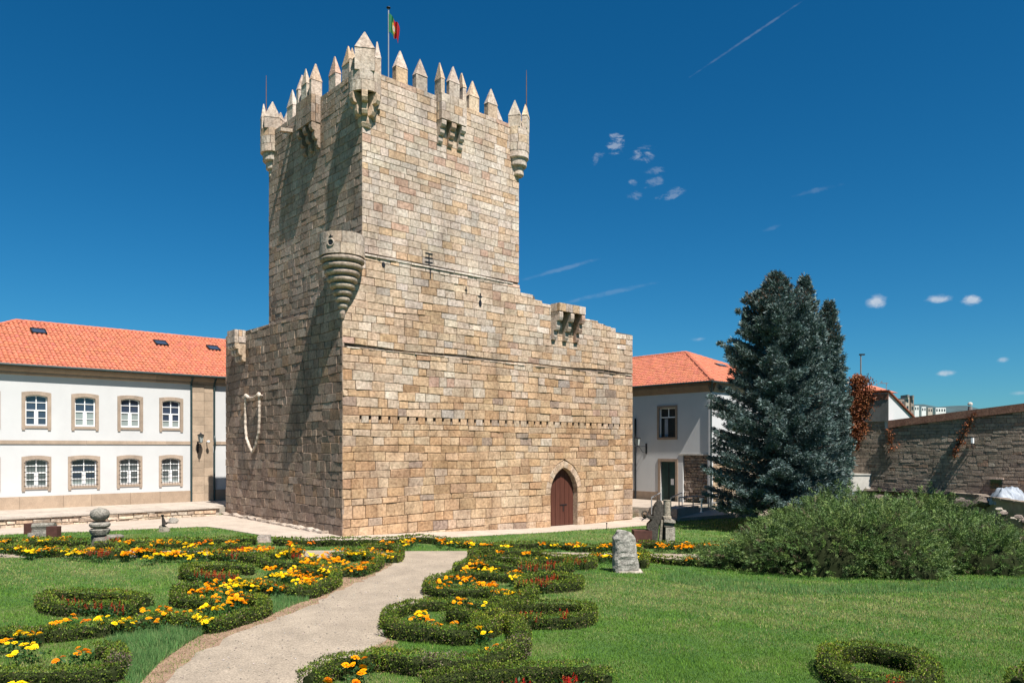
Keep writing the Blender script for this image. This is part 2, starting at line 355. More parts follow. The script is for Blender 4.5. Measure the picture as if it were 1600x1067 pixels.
def masonry(O, a, n, s0, s1, z0, z1, ch, sw, tintf, top=None, cut=None, gap=.011, bev=.015, pr=(-.006, .012), tilt=.005, rows=None, wave=.012, spans=None, bottom=None, ends=False):
    flip = a.cross(ZX).dot(n) < 0
    out = []
    if rows is None:
        rows = [z0]
        while rows[-1] < z1 - ch[1]*1.3: rows.append(rows[-1] + random.uniform(*ch))
        k = z1 - rows[-1]
        if k > ch[1]*1.15: rows.append(rows[-1] + k/2)
        rows.append(z1)
    ph = [[(random.uniform(.3, 1.3), random.uniform(0, 6.28)) for _ in range(2)] for _ in rows]
    def wv(i, s):
        if (i == 0 or i == len(rows)-1) and not ends: return rows[i]
        return rows[i] + wave*sum(math.sin(f*s+p) for f, p in ph[i])
    for i in range(len(rows)-1):
        zb, zt = rows[i], rows[i+1]
        segs = [((s0, s0), (s1, s1))] if spans is None else [((x, x), (y, y)) for x, y in spans(zb, zt)]
        if cut:
            c = cut(zb, zt)
            if c:
                (lb, lt), (rb, rt) = c; ns = []
                for (sl, sr) in segs:
                    if lb > sl[0] and rb < sr[0]: ns += [(sl, (lb, lt)), ((rb, rt), sr)]
                    else: ns.append((sl, sr))
                segs = ns
        hrow = zt-zb
        for (sl, sr) in segs:
            L_ = (sr[0]+sr[1])/2 - (sl[0]+sl[1])/2
            if L_ < .08: continue
            cuts = []; x = 0; first = random.uniform(.4, 1)
            while True:
                w = random.uniform(*sw)*(first if x == 0 else 1)
                if hrow < .28: w *= 1.0
                if x + w > L_ - sw[0]*.6: break
                x += w; cuts.append(x/L_)
            fr = [0]+cuts+[1]
            for j in range(len(fr)-1):
                ml, mr = max(sl), min(sr)
                b0 = sl[0] if j == 0 else ml+(mr-ml)*fr[j]; b1 = sr[0] if j == len(fr)-2 else ml+(mr-ml)*fr[j+1]
                t0 = sl[1] if j == 0 else ml+(mr-ml)*fr[j]; t1 = sr[1] if j == len(fr)-2 else ml+(mr-ml)*fr[j+1]
                zbl, zbr, ztl, ztr = wv(i, b0), wv(i, b1), wv(i+1, t0), wv(i+1, t1)
                if top:
                    tp = top((b0+b1)/2)
                    if tp < zb + .12: continue
                    ztl, ztr = min(ztl, tp), min(ztr, tp)
                if bottom:
                    bo = bottom((b0+b1)/2)
                    if zt < bo: continue
                q = [(b0+gap, zbl+gap), (b1-gap, zbr+gap), (t1-gap, ztr-gap), (t0+gap, ztl-gap)]
                if q[1][0]-q[0][0] < .03 and q[2][0]-q[3][0] < .03: continue
                V = stone_block(O, a, n, q, random.uniform(*pr), bev, tilt)
                c = O + a*((b0+b1)/2) + ZX*((zb+zt)/2)
                dist2 = c.x**2 + c.y**2
                ar = (b1-b0)*(zt-zb)*abs(n.dot(Vector((c.x, c.y, c.z-EYE)).normalized()))/dist2
                inframe = -30 < pxof(c) < 1630 if c.y > 1 else False
                out.append((V, flip, tintf((zb+zt)/2), ar if inframe else 0))
    return out
SQR = [tuple(reversed(f)) for f in SQ]
def emit(stones, parent, mat, cap=300, name='stone', rest='masonry'):
    stones = sorted(stones, key=lambda s: -s[3])
    for V, fl, t, ar in stones[:cap]:
        mk(name, V, SQR if fl else SQ, mat, parent, tint=[t]*12)
    rr = stones[cap:]
    if rr:
        V = []; Fc = []; T = []
        for v, fl, t, ar in rr:
            b = len(V); V += [tuple(x) for x in v]; Fc += [tuple(i+b for i in f) for f in (SQR if fl else SQ)]; T += [t]*12
        o = mk(rest, V, Fc, mat, parent, tint=T); props(o, kind='stuff'); return o

def inpoly(px, py, poly):
    px = np.asarray(px); py = np.asarray(py); r = np.zeros(px.shape, bool); n = len(poly); j = n-1
    for i in range(n):
        xi, yi = poly[i][0], poly[i][1]; xj, yj = poly[j][0], poly[j][1]
        c = ((yi > py) != (yj > py)) & (px < (xj-xi)*(py-yi)/((yj-yi) if yj != yi else 1e-9)+xi); r ^= c; j = i
    return r

# ------------------------------------------------------------------ ground
def axis_pts(a, b, near0, near1, fine, coarse):
    xs = list(np.arange(near0, near1+1e-6, fine)); x = near0
    st = fine
    while x > a: st = min(st*1.35, coarse); x -= st; xs.insert(0, x)
    x = near1; st = fine
    while x < b: st = min(st*1.35, coarse); x += st; xs.append(x)
    return np.array(xs)
xs = axis_pts(-6000, 6000, -32, 34, .5, 800); ys = axis_pts(-400, 9000, 4, 62, .5, 900)
XX, YY = np.meshgrid(xs, ys); ZZ = gz_np(XX, YY)
V = np.stack([XX.ravel(), YY.ravel(), ZZ.ravel()], 1); nx = len(xs); ny = len(ys)
I = np.arange(nx*ny).reshape(ny, nx); Fq = np.stack([I[:-1,:-1].ravel(), I[:-1,1:].ravel(), I[1:,1:].ravel(), I[1:,:-1].ravel()], 1)
props(mk('ground', V, Fq, MT['lawn'], smooth=True), kind='structure')

def sheet(name, poly, mat, off, step=.6, edge=.05, tint=None, kind='structure', jitter=0.0, parent=None):
    """poly: world xy polygon -> thin slab following the ground"""
    P = []
    for i in range(len(poly)):
        a = Vector(poly[i][:2]); b = Vector(poly[(i+1) % len(poly)][:2]); n = max(1, int((b-a).length/step))
        for k in range(n):
            q = a.lerp(b, k/n)
            if jitter and 0 < k: d = (b-a).normalized(); q = q + Vector((-d.y, d.x))*random.gauss(0, jitter)
            P.append(q)
    n = len(P)
    x0, x1 = min(p.x for p in P), max(p.x for p in P); y0, y1 = min(p.y for p in P), max(p.y for p in P)
    gx, gy = np.meshgrid(np.arange(x0, x1, step), np.arange(y0, y1, step)); gx = gx.ravel(); gy = gy.ravel()
    inside = inpoly(gx, gy, [(p.x, p.y) for p in P]); pts = P + [Vector((a, b)) for a, b in zip(gx[inside], gy[inside])]
    vs, es, fs, *_ = delaunay_2d_cdt(pts, [(i, (i+1) % n) for i in range(n)], [list(range(n))], 1, 1e-4)
    VV = [(v.x, v.y, gz(v.x, v.y)+off) for v in vs]; FF = [tuple(f) for f in fs]
    # skirt
    from collections import Counter
    ec = Counter(); dr = {}
    for f in FF:
        for i in range(len(f)):
            e = (f[i], f[(i+1) % len(f)]); ec[frozenset(e)] += 1; dr[frozenset(e)] = e
    m = len(VV); low = {}
    for e, c in ec.items():
        if c == 1:
            a, b = dr[e]
            for q in (a, b):
                if q not in low: low[q] = len(VV); VV.append((VV[q][0], VV[q][1], VV[q][2]-edge-.02))
            FF.append((b, a, low[a], low[b]))
    o = mk(name, VV, FF, mat, parent, tint=[tint or (1,1,1)]*len(VV))
    bm = bmesh.new(); bm.from_mesh(o.data); bmesh.ops.recalc_face_normals(bm, faces=bm.faces)
    if sum(f.normal.z*f.calc_area() for f in bm.faces) < 0: bmesh.ops.reverse_faces(bm, faces=bm.faces)
    bm.to_mesh(o.data); bm.free()
    return props(o, kind=kind)
def gp(pts): return [tuple(G(x, y))[:2] for x, y in pts]
PATH = gp([(248,1075),(286,1040),(322,1014),(366,990),(432,968),(484,946),(538,919),(580,901),(612,884),(627,868),(626,862)]) \
     + gp([(300,862),(-80,862),(-80,876),(330,876),(640,874)])[:0] + gp([(741,862),(722,874),(700,893),(672,925),(652,942),(606,968),(598,988),(604,1000),(560,1020),(520,1040),(480,1075)])
XPATH = gp([(-300,861.5),(400,861.5),(630,861),(742,861),(900,863),(1110,866),(1900,868),(1900,878),(1110,874.5),(900,873),(735,871),(630,873),(400,872),(-300,873)])
SOIL = gp([(190,1080),(228,1042),(284,1004),(330,972),(410,951),(462,932),(518,906),(562,890),(598,875),(622,862),(741,862),(715,866),(694,890),(664,918),(640,940),(598,960),(588,985),(625,1003),(575,1018),(530,1040),(490,1080)])
sheet('path_edge_soil', SOIL, MT['soil'], .006, .25, .02, jitter=.07)
sheet('garden_path', PATH, MT['gravel'], .012, .22, .012, jitter=.055)
sheet('cross_path', XPATH, MT['gravel'], .012, .8, .02, jitter=.02)

# ------------------------------------------------------------------ the keep
keep = thing('castle_keep', W(9, 6, 0), 'tall medieval granite keep with pointed battlements rising from its lower walled base', 'castle')
DS0, DS1 = s_at(860.5), s_at(902.5); DC = (DS0+DS1)/2; HW = (DS1-DS0)/2
SPR, DBOT = 1.30, -.56
CC = .42; RI = HW + CC; RO = RI + .36
def hw_in(z): return HW if z <= SPR else (math.sqrt(max(0, RI*RI-(z-SPR)**2))-CC)
def hw_out(z):
    if z <= SPR: return HW + .36
    v = RO*RO-(z-SPR)**2; return math.sqrt(v)-CC if v > 0 else -1
APO = SPR + math.sqrt(RO*RO-CC*CC)
def doorcut(zb, zt):
    if zb >= APO: return None
    if zt <= SPR + .01: return ((DC-HW, DC-HW), (DC+HW, DC+HW))
    hb = max(0, hw_out(max(zb, SPR))); ht = max(0, hw_out(zt))
    return ((DC-hb, DC-ht), (DC+hb, DC+ht))
ZH0, ZH1 = 4.84, 5.16
holes = []
for i in range(38):
    s = s_at(563) + (s_at(985)-s_at(563))*i/37 + random.gauss(0, .02); holes.append((s, random.choice([.04, .05, .05, .06, .075])))
def hole_spans(zb, zt):
    r = []; x = 0
    for s, w in holes: r.append((x, s-w)); x = s+w
    r.append((x, 19.38)); return r
def top_right(s):
    pts = [(10.2,12.15),(10.32,11.62),(10.6,11.62),(10.61,11.78),(11.35,11.78),(11.36,11.5),(11.9,11.5),(11.91,11.42),(14.5,11.42),(14.51,11.22),(15.0,11.16),(15.01,11.0),(16.4,10.98),(16.41,10.9),(17.0,10.9),(17.01,10.78),(17.7,10.72),(17.71,10.58),(19.5,10.55)]
    if s <= 10.2: return 12.15
    for i in range(len(pts)-1):
        if pts[i][0] <= s <= pts[i+1][0]: return pts[i][1] + (pts[i+1][1]-pts[i][1])*(s-pts[i][0])/(pts[i+1][0]-pts[i][0]+1e-9)
    return 10.55
def top_left(t):
    if t < .7: return 12.1
    if t < 3.4: return 9.9 + (12.0-9.9)*max(0, (1-(t-.7)/2.7))**1.5
    return 9.9
st = []
rn = -VX; ln = -UX
kw = dict(ch=(.34,.48), sw=(.48,1.1))
rows1 = [DBOT-.35]
while rows1[-1] < SPR-.75: rows1.append(rows1[-1]+random.uniform(.34,.46))
rows1.append(SPR)
while rows1[-1] < ZH0-.7: rows1.append(rows1[-1]+random.uniform(.30,.44))
rows1.append((rows1[-1]+ZH0)/2); rows1.append(ZH0)
st += masonry(P0, UX, rn, 0, 19.38, 0, 0, kw['ch'], kw['sw'], tint_right, cut=doorcut, rows=rows1, tilt=.009, pr=(-.010,.022), wave=.026, gap=.012, bev=.018)
st += masonry(P0, UX, rn, 0, 19.38, ZH0, ZH1, kw['ch'], kw['sw'], tint_right, spans=hole_spans, rows=[ZH0, ZH1], wave=0)
st += masonry(P0, UX, rn, 0, 19.38, ZH1, 8.10, (.30,.43), (.42,1.1), tint_right, tilt=.009, pr=(-.010,.022), wave=.028, gap=.012, bev=.018, ends=True)
st += masonry(P0, UX, rn, 0, 19.38, 8.19, 12.17, (.29,.40), (.42,1.05), tint_right, top=top_right, tilt=.007, pr=(-.008,.018), wave=.022, ends=True)
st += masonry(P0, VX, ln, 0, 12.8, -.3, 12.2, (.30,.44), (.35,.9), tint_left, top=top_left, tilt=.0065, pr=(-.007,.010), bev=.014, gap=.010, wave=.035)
TO = P0 + VX*.10
st += masonry(P0 + rn*.05, UX, rn, 1.0, 9.75, 12.08, 12.20, (.1,.12), (.6,1.3), lambda z: pal([(1,(.66,.60,.52))]), rows=[12.09, 12.20], wave=.012, ends=True, pr=(-.015,.015))
st += masonry(P0 + rn*.035, UX, rn, .2, 19.3, 8.0, 8.1, (.1,.12), (.35,1.0), lambda z: pal([(1,(.64,.56,.46)),(1,(.58,.46,.35))]), rows=[8.02, 8.10], wave=.015, ends=True, pr=(-.025,.015))
st += masonry(TO, UX, rn, 1.02, 10.27, 12.27, 20.3, (.26,.38), (.38,.95), lambda z: pal(PALE) if random.random() > .15 else pal(MIDP), tilt=.003, pr=(-.003,.007), bev=.011, gap=.010, wave=.010)
TL = P0 + UX*1.02
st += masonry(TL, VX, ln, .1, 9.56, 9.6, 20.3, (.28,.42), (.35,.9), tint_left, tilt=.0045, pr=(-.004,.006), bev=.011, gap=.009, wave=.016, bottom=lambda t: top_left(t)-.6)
for s_, w_ in holes:
    q = [(s_-w_+.008, ZH0+.008), (s_+w_-.008, ZH0+.008), (s_+w_-.008, ZH1-.165), (s_-w_+.008, ZH1-.165)]
    st.append((stone_block(P0, UX, rn, q, 0, .01, .002), UX.cross(ZX).dot(rn) < 0, tint_right(5), 0))
emit(st, keep, MT['stone'], 300)

# mortar core behind the stones
mb = MB()
def slab(poly, ext, off): # polygon in (s,z) on right face
    mb.prism([W(s, off, z) for s, z in poly], VX*ext)
x0, x1 = DC-HW-.42, DC+HW+.42
slab([(.05,-1.4),(x0,-1.4),(x0,ZH0-.01),(.05,ZH0-.01)], .5, .05)
slab([(x1,-1.4),(19.34,-1.4),(19.34,ZH0-.01),(x1,ZH0-.01)], .5, .05)
slab([(x0,APO+.05),(x1,APO+.05),(x1,ZH0-.01),(x0,ZH0-.01)], .5, .05)
for a_, b_ in hole_spans(0, 0):
    a2, b2 = max(.05, a_), min(19.34, b_)
    if b2 > a2: slab([(a2+.004,ZH0-.01),(b2-.004,ZH0-.01),(b2-.004,ZH1),(a2+.004,ZH1)], .5, .05)
prof = [(.05, ZH1), (19.34, ZH1)]
q = 19.34
pp = []
while q > .06: pp.append((q, top_right(q)-.06)); q -= .12
pp.append((.05, top_right(.05)-.06)); slab(prof + pp, .55, .05)
prof = [(.05, -1.2), (12.78, -1.2)]; q = 12.78; pp = []
while q > .1: pp.append((q, top_left(q)-.08)); q -= .15
pp.append((.05, top_left(.05)-.08))
mb.prism([W(.05, t, z) for t, z in prof+pp], UX*.6)
mb.box(W(.3,.85,-1.4), UX*19.0, VX*11.9, ZX*10.9)                         # base body behind
mb.box(W(1.065,.15,9), UX*9.16, VX*9.36, ZX*10.25)                          # tower body
for o_, a_, b_ in ((W(1.065,.15,19.2), UX*9.16, VX*.4), (W(1.065,9.11,19.2), UX*9.16, VX*.4), (W(1.066,.5,19.2), UX*.4, VX*8.6), (W(9.82,.5,19.2), UX*.4, VX*8.6)):
    mb.box(o_, a_, b_, ZX*1.08)
props(mb.out('wall_core', MT['mortar'], keep))
mb = MB()                                                                    # far sides and parapet tops, plain granite
mb.box(W(19.36,.4,-1.2), UX*.06, VX*12.4, ZX*11.2, (.5,.4,.3)); mb.box(W(.1,12.8,-1.2), UX*19.2, VX*.06, ZX*11, (.5,.4,.3))
mb.box(W(10.23,.2,9.6), UX*.06, VX*9.3, ZX*10.7, (.55,.48,.4)); mb.box(W(1.1,9.52,9.6), UX*9.1, VX*.06, ZX*10.7, (.55,.48,.4))
mb.out('rear_walls', MT['stone'], keep)

# door with voussoirs
V = []; mb = MB()
na = 9
angs = []
for side in (-1, 1):
    a_end = math.asin(min(1, math.sqrt(RI*RI-CC*CC)/RI)); 
    ao_end = math.asin(math.sqrt(RO*RO-CC*CC)/RO)
    for k in range(7):
        f0, f1 = k/7, (k+1)/7
        def pt(r, e, f): a_ = e*f; return (DC + side*(r*math.cos(a_)-CC), SPR + r*math.sin(a_))
        q = [pt(RI, a_end, f0), pt(RO, ao_end, f0), pt(RO, ao_end, f1), pt(RI, a_end, f1)]
        cs = sum(p[0] for p in q)/4; cz = sum(p[1] for p in q)/4
        q = [(cs+(s-cs)*.965, cz+(z-cz)*.955) for s, z in q]
        Vs = stone_block(P0, UX, rn, q, random.uniform(0,.012), .015, .003, back=.42)
        o = mk('voussoir', Vs, SQR if side < 0 else SQ, MT['stone'], keep, tint=[pal(MIDP)]*12)
        bm = bmesh.new(); bm.from_mesh(o.data); bmesh.ops.recalc_face_normals(bm, faces=bm.faces); bm.to_mesh(o.data); bm.free()
# jamb reveal
for side in (-1, 1):
    zz = [DBOT-.4, .0, .45, .9, SPR]
    for k in range(4):
        o = MB(); a0 = DC+side*(HW+.005); o.box(W(a0, .012, zz[k]+.008), UX*side*.42, VX*.55, ZX*(zz[k+1]-zz[k]-.016), pal(MIDP)); o.out('jamb_stone', MT['stone'], keep)
arch = [(DC-HW+.002, DBOT), (DC+HW-.002, DBOT), (DC+HW-.002, SPR)]
for k in range(1, 9): a_ = math.asin(math.sqrt(RI*RI-CC*CC)/RI)*k/8; arch.append((DC+RI*math.cos(a_)-CC, SPR+RI*math.sin(a_)))
for k in range(8, 0, -1): a_ = math.asin(math.sqrt(RI*RI-CC*CC)/RI)*k/8; 
left = [(2*DC-s, z) for s, z in arch[3:]][::-1][1:]; arch = arch + left + [(DC-HW+.002, SPR)]
mb = MB(); mb.prism([W(s, .36, z) for s, z in [(DC+(a-DC)*1.12, z_ if z_ < 0 else z_+.1) for a, z_ in arch]], VX*.08); doorp = mb.out('door', MT['door'], keep, fixn=True)
doorp['label'] = 'brown pointed timber door in its deep stone archway'
nb = 6
for k in range(nb):
    a0, a1 = DC-HW+2*HW*k/nb+.012, DC-HW+2*HW*(k+1)/nb-.012
    pts = [(a0, DBOT+.03), (a1, DBOT+.03)]
    for f in (1, .5, 0): s = a0+(a1-a0)*f; pts.append((s, SPR + math.sqrt(max(.01, RI*RI-(abs(s-DC)+CC)**2)) + .06))
    mb = MB(); mb.prism([W(s, .335, z) for s, z in pts], VX*.03); mb.out('board', MT['door'], doorp)
mb = MB(); mb.box(W(DC-.02,.31,.62), UX*.55, VX*.03, ZX*.05); mb.box(W(DC+.22,.31,.28), UX*.05, VX*.03, ZX*.36); mb.out('lock', MT['iron'], doorp)
mb = MB(); mb.box(W(DC-HW-.15, -.28, DBOT-.35), UX*(2*HW+.3), VX*.62, ZX*.38, (.6,.53,.45)); mb.out('threshold', MT['stone'], keep)

# plinth of rough low stones along the left foot
st2 = []
for k in range(22):
    t = 1.2 + k*.53; z = gz(*W(0,t,0)[:2])
    q = [(t, z-.2), (t+.5, z-.2), (t+.5, z+random.uniform(.08,.2)), (t, z+random.uniform(.08,.2))]
    Vs = stone_block(P0, VX, ln, q, .30+random.uniform(-.06,.06), .04, .02, back=.05)
    mk('footing_stone', Vs, SQR, MT['stone'], keep, tint=[(.50,.44,.37)]*12) if VX.cross(ZX).dot(ln) < 0 else mk('footing_stone', Vs, SQ, MT['stone'], keep, tint=[(.50,.44,.37)]*12)

# merlons, corbels, machicolations, turrets
def merlon(c, a, w, th, hb, hc, parent=keep, t=None, name='merlon'):
    """c base centre; a unit direction of width"""
    b = ZX.cross(a); mb = MB(); t = t or pal(PALE); c = Vector(c)
    j = lambda: random.uniform(-.012, .012); hb *= 1.06; hc *= 1.34
    mb.box(c - a*w/2 - b*th/2 - ZX*.02, a*w, b*th, ZX*(hb+.02), t)
    t2 = pal(PALE); w2, th2 = w/2+.015, th/2+.015; z = hb+.018
    P = [c-a*w2-b*th2+ZX*z, c+a*w2-b*th2+ZX*z, c+a*w2+b*th2+ZX*z, c-a*w2+b*th2+ZX*z]
    top = [c-a*(.022+j()*.5)-b*.02+ZX*(hb+hc), c+a*.022-b*.02+ZX*(hb+hc+j()), c+a*.022+b*.02+ZX*(hb+hc), c-a*.022+b*.02+ZX*(hb+hc)]
    mb.add(P+top, [(0,1,5,4),(1,2,6,5),(2,3,7,6),(3,0,4,7),(4,5,6,7),(3,2,1,0)], t2)
    return mb.out(name, MT['stone'], parent, jit=.004)
def corbel(O, a, n, w, p, ztop, h, parent, steps=3, tint=None, name='corbel'):
    """stepped corbel with rounded noses; O centre on the wall at z=0"""
    pr = [(-.1, ztop-h)]
    for k in range(steps):
        d = p*(k+1)/steps; d0 = p*k/steps; zb = ztop-h+h*k/steps; zt = zb+h/steps
        pr += [(d0+.02, zb), (d-.06, zb+.02), (d, zb+(zt-zb)*.35), (d, zb+(zt-zb)*.8), (d-.03, zt-.01)]
    pr.append((-.1, ztop))
    mb = MB(); mb.prism([O - a*w/2 + n*d + ZX*z for d, z in pr], a*w, tint or pal(PALE)); return mb.out(name, MT['stone'], parent)
def course_box(mb, o, a, b, z0, z1, nrow, wstone, palx):
    """slab built of visible ashlars: o corner, a along vec, b thickness vec"""
    L_ = a.length; ad = a.normalized(); h = (z1-z0)/nrow
    for r in range(nrow):
        n = max(1, round(L_/wstone)); off = 0 if r % 2 == 0 else .5/n
        cs = sorted(set([0.0] + [min(1, max(0, k/n+off)) for k in range(n)] + [1.0]))
        for i in range(len(cs)-1):
            if cs[i+1]-cs[i] < .05: continue
            d = random.uniform(0, .008)
            mb.box(Vector(o)+ad*(L_*cs[i]+.01)+ZX*(z0+h*r+.008)-b.normalized()*d, ad*(L_*(cs[i+1]-cs[i])-.02), b, ZX*(h-.016), pal(palx))
def machicolation(O, a, n, s0, s1, p, z0, z1, zc, nrow, parent, palx=PALE, ncorb=3, label=None):
    root = mk('machicolation', [O+a*(s0+.04)+ZX*(z0+.02), O+a*(s1-.04)+ZX*(z0+.02), O+a*(s1-.04)+ZX*(z1-.05), O+a*(s0+.04)+ZX*(z1-.05)], [(0,1,2,3)], MT['mortar'], parent)
    if label: root['label'] = label
    mb = MB()
    course_box(mb, O+a*s0+n*p, a*(s1-s0), -n*.2, z0, z1, nrow, .55, palx)
    for s in (s0, s1):
        d = 1 if s == s0 else -1
        course_box(mb, O+a*s+n*.0, n*(p-.21), a*d*.2, z0, z1, nrow, .4, palx)
    mb.out('parapet_stones', MT['stone'], root)
    mb = MB(); mb.box(O+a*(s0+.21)+ZX*(z1-.22)+n*.02, a*(s1-s0-.42), n*(p-.23), ZX*.06); mb.out('light_cover', MT['mortar'], root)  # added cover blocking light from above, keeps the slots dark
    for k in range(ncorb):
        s = s0+.16+(s1-s0-.32)*k/(ncorb-1); corbel(O+a*s, a, n, .26, p-.01, z0-.004, z0-zc, root, tint=pal(palx))
    return root
machicolation(TO, UX, rn, 4.99, 6.49, .42, 19.12, 20.33, 18.05, 3, keep, label='boxed machicolation on three corbels, right face of the tower')
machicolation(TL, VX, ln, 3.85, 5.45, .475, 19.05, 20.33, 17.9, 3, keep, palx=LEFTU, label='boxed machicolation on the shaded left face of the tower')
machicolation(P0, UX, rn, 12.45, 14.5, .68, 11.02, 11.45, 9.55, 1, keep, label='broad machicolation box above the door near the stepped wall top')
m3 = machicolation(P0, VX, ln, 10.08, 11.1, .58, 9.25, 9.92, 8.3, 2, keep, label='small machicolation box at the far left corner of the base wall')
PT = 20.33
for px in (629, 660, 742, 771):
    merlon(TO + UX*s_at(px, .1) + VX*.2 + ZX*PT, UX, .62, .30, .60, .62)
merlon(TO + UX*5.10 - VX*.12 + ZX*PT, VX, .50, .2, .62, .62); merlon(TO + UX*5.75 - VX*.30 + ZX*PT, UX, .60, .22, .62, .6); merlon(TO + UX*6.40 - VX*.12 + ZX*PT, VX, .50, .2, .6, .6)
for px in (451, 517, 538):
    merlon(TL + VX*t_at(px, 1.02) + UX*.2 + ZX*PT, VX, .64, .28, .62, .66)
merlon(TL + VX*3.96 - UX*.2 + ZX*PT, UX, .55, .2, .62, .62); merlon(TL + VX*4.65 - UX*.36 + ZX*PT, VX, .55, .2, .62, .6); merlon(TL + VX*5.34 - UX*.2 + ZX*PT, UX, .5, .2, .62, .6)
for k in range(6): merlon(W(2.0+k*1.45, 9.32, PT), UX, .62, .30, .60, .62)
for k in range(6): merlon(W(10.03, 1.6+k*1.35, PT), VX, .62, .30, .60, .62)

def ring_stones(mb, c, r, z0, z1, nrow, nst, palx, th=.14):
    h = (z1-z0)/nrow
    for i in range(nrow):
        off = random.random()
        for k in range(nst):
            a0 = 2*math.pi*(k+off)/nst + .012/r; a1 = 2*math.pi*(k+1+off)/nst - .012/r; t = pal(palx); sub = 3; rr = r+random.uniform(-.006,.006)
            za, zb = z0+h*i+.008, z0+h*(i+1)-.008; V = []; Fc = []
            for q in range(sub+1):
                a_ = a0+(a1-a0)*q/sub; x, y = math.cos(a_), math.sin(a_)
                V += [(c.x+rr*x, c.y+rr*y, za), (c.x+rr*x, c.y+rr*y, zb), (c.x+(rr-th)*x, c.y+(rr-th)*y, zb), (c.x+(rr-th)*x, c.y+(rr-th)*y, za)]
            for q in range(sub):
                b = q*4; Fc += [(b,b+4,b+5,b+1),(b+1,b+5,b+6,b+2),(b+3,b+7,b+4,b)]
            Fc += [(0,1,2,3), (sub*4+3, sub*4+2, sub*4+1, sub*4)]
            mb.add(V, Fc, t)
def turret(c, r, z0, z1, label, merl, corbels=None, cone=None):
    c = Vector(c); core = MB(); core.lathe(Vector((c.x,c.y,0)), [(0,z0+.05),(r-.05,z0+.05),(r-.05,z1-.1),(0,z1-.1)], 20)
    root = core.out('corner_turret', MT['mortar'], keep); root['label'] = label
    mb = MB(); ring_stones(mb, c, r, z0, z1, max(2, round((z1-z0)/.4)), 7, PALE)
    mb.lathe(Vector((c.x,c.y,0)), [(r+.03,z0+.42),(r+.03,z0+.47)], 24, tint=(.4,.36,.32)) if False else None
    mb.out('turret_stones', MT['stone'], root)
    for (ang, w, hb, hc) in merl:
        d = Vector((math.cos(ang), math.sin(ang), 0)); merlon(c + d*(r-.16) + ZX*(z1-.02), Vector((-d.y, d.x, 0)), w, .26, hb, hc, root)
    if corbels:
        for ang, ztop, h in corbels:
            d = Vector((math.cos(ang), math.sin(ang), 0)); corbel(Vector((c.x, c.y, 0)) + d*.05, Vector((-d.y, d.x, 0)), d, .25, r-.03, ztop, h, root)
    if cone:
        mb = MB()
        for i, (rr, za, zb) in enumerate(cone): mb.lathe(Vector((c.x,c.y,0)), [(0,za),(rr-.06,za),(rr,za+.06),(rr,zb),(0,zb)], 22, tint=pal(PALE))
        mb.out('stepped_base', MT['stone'], root, smooth=False)
    return root
toC = math.atan2(-P0.y, -P0.x)     # roughly towards the garden side
aU, aV = math.atan2(UX.y, UX.x), math.atan2(VX.y, VX.x)
cN = W(1.02+.2, .1+.12, 0)
af = math.atan2(-cN.y, -cN.x)
turret(cN, .70, 19.10, 20.0, 'round corner turret nearest the garden with the tallest pointed merlon',
       [(af, .84, .86, .56), (af-1.5, .40, .55, .45), (af+1.75, .42, .75, .62), (af+math.pi, .7, .6, .5)],
       corbels=[(af+k, 19.12, 1.42) for k in (-1.9, -.95, 0, .95, 1.9)])
cL = W(1.02+.15, 9.56-.15, 0)
turret(cL, .62, 19.2, 20.42, 'round corner turret at the left end of the tower top', [(af+.1, .80, .5, .65), (af-1.3, .5, .55, .6), (af+1.2, .35, .5, .35), (af+3, .6, .5, .5)],
       cone=[(.50,18.75,19.2), (.34,18.35,18.75), (.2,18.0,18.35)])
cR = W(10.27-.05, .1+.1, 0)
turret(cR, .62, 18.95, 20.15, 'round corner turret at the right end of the tower top', [(af-.45, .62, .52, .62), (af+1.15, .62, .6, .55), (af+3, .6, .5, .5)],
       cone=[(.60,18.58,18.95), (.50,18.2,18.58), (.34,17.75,18.2)])
# bartizan on the base corner: drum over a stepped, moulded cone
cB = P0.copy(); mb = MB(); mb.lathe(Vector((cB.x,cB.y,0)), [(0,11.8),(.86,11.8),(.86,12.55),(0,12.55)], 24); bart = mb.out('bartizan', MT['mortar'], keep)
bart['label'] = 'round bartizan on a ribbed stone cone at the near corner'
mb = MB(); ring_stones(mb, cB, .94, 11.80, 12.72, 2, 9, [(2,(.52,.45,.38)),(1,(.56,.46,.36))], th=.18); mb.out('drum_stones', MT['stone'], bart)
rings = [(.94,.95),(.86,.84),(.76,.74),(.66,.64),(.55,.52),(.43,.40),(.33,.30),(.22,.20)]
z = 11.80
for i, (r1, r2) in enumerate(rings):
    h = .27; r0 = rings[i+1][0] if i < len(rings)-1 else .14
    mb = MB(); pr = [(0, z-h)]
    for k in range(7):
        a_ = -math.pi/2 + math.pi*k/6; pr.append((r1-.13+.13*math.cos(a_) - (.02 if k < 2 else 0), z-h/2+ (h/2-.01)*math.sin(a_)))
    pr[1] = (r0-.04, z-h); pr.append((0, z)); mb.lathe(Vector((cB.x,cB.y,0)), pr, 28, tint=pal([(1,(.48,.40,.31)),(1,(.44,.37,.30))]))
    mb.out('cone_ring', MT['stone'], bart, smooth=False); z -= h
mb = MB(); mb.lathe(Vector((cB.x,cB.y,0)), [(0,z-.42),(.08,z-.38),(.13,z-.2),(.12,z)], 14, tint=(.4,.33,.26)); mb.out('cone_tip', MT['stone'], bart)
dv = Vector((-cB.x, -cB.y, 0)).normalized(); ang0 = math.atan2(dv.y, dv.x) - .52   # loophole: dark raised orb and cross painting the shade of a hole
d = Vector((math.cos(ang0), math.sin(ang0), 0)); tng = Vector((-d.y, d.x, 0)); c0 = cB + d*.953 + ZX*12.23
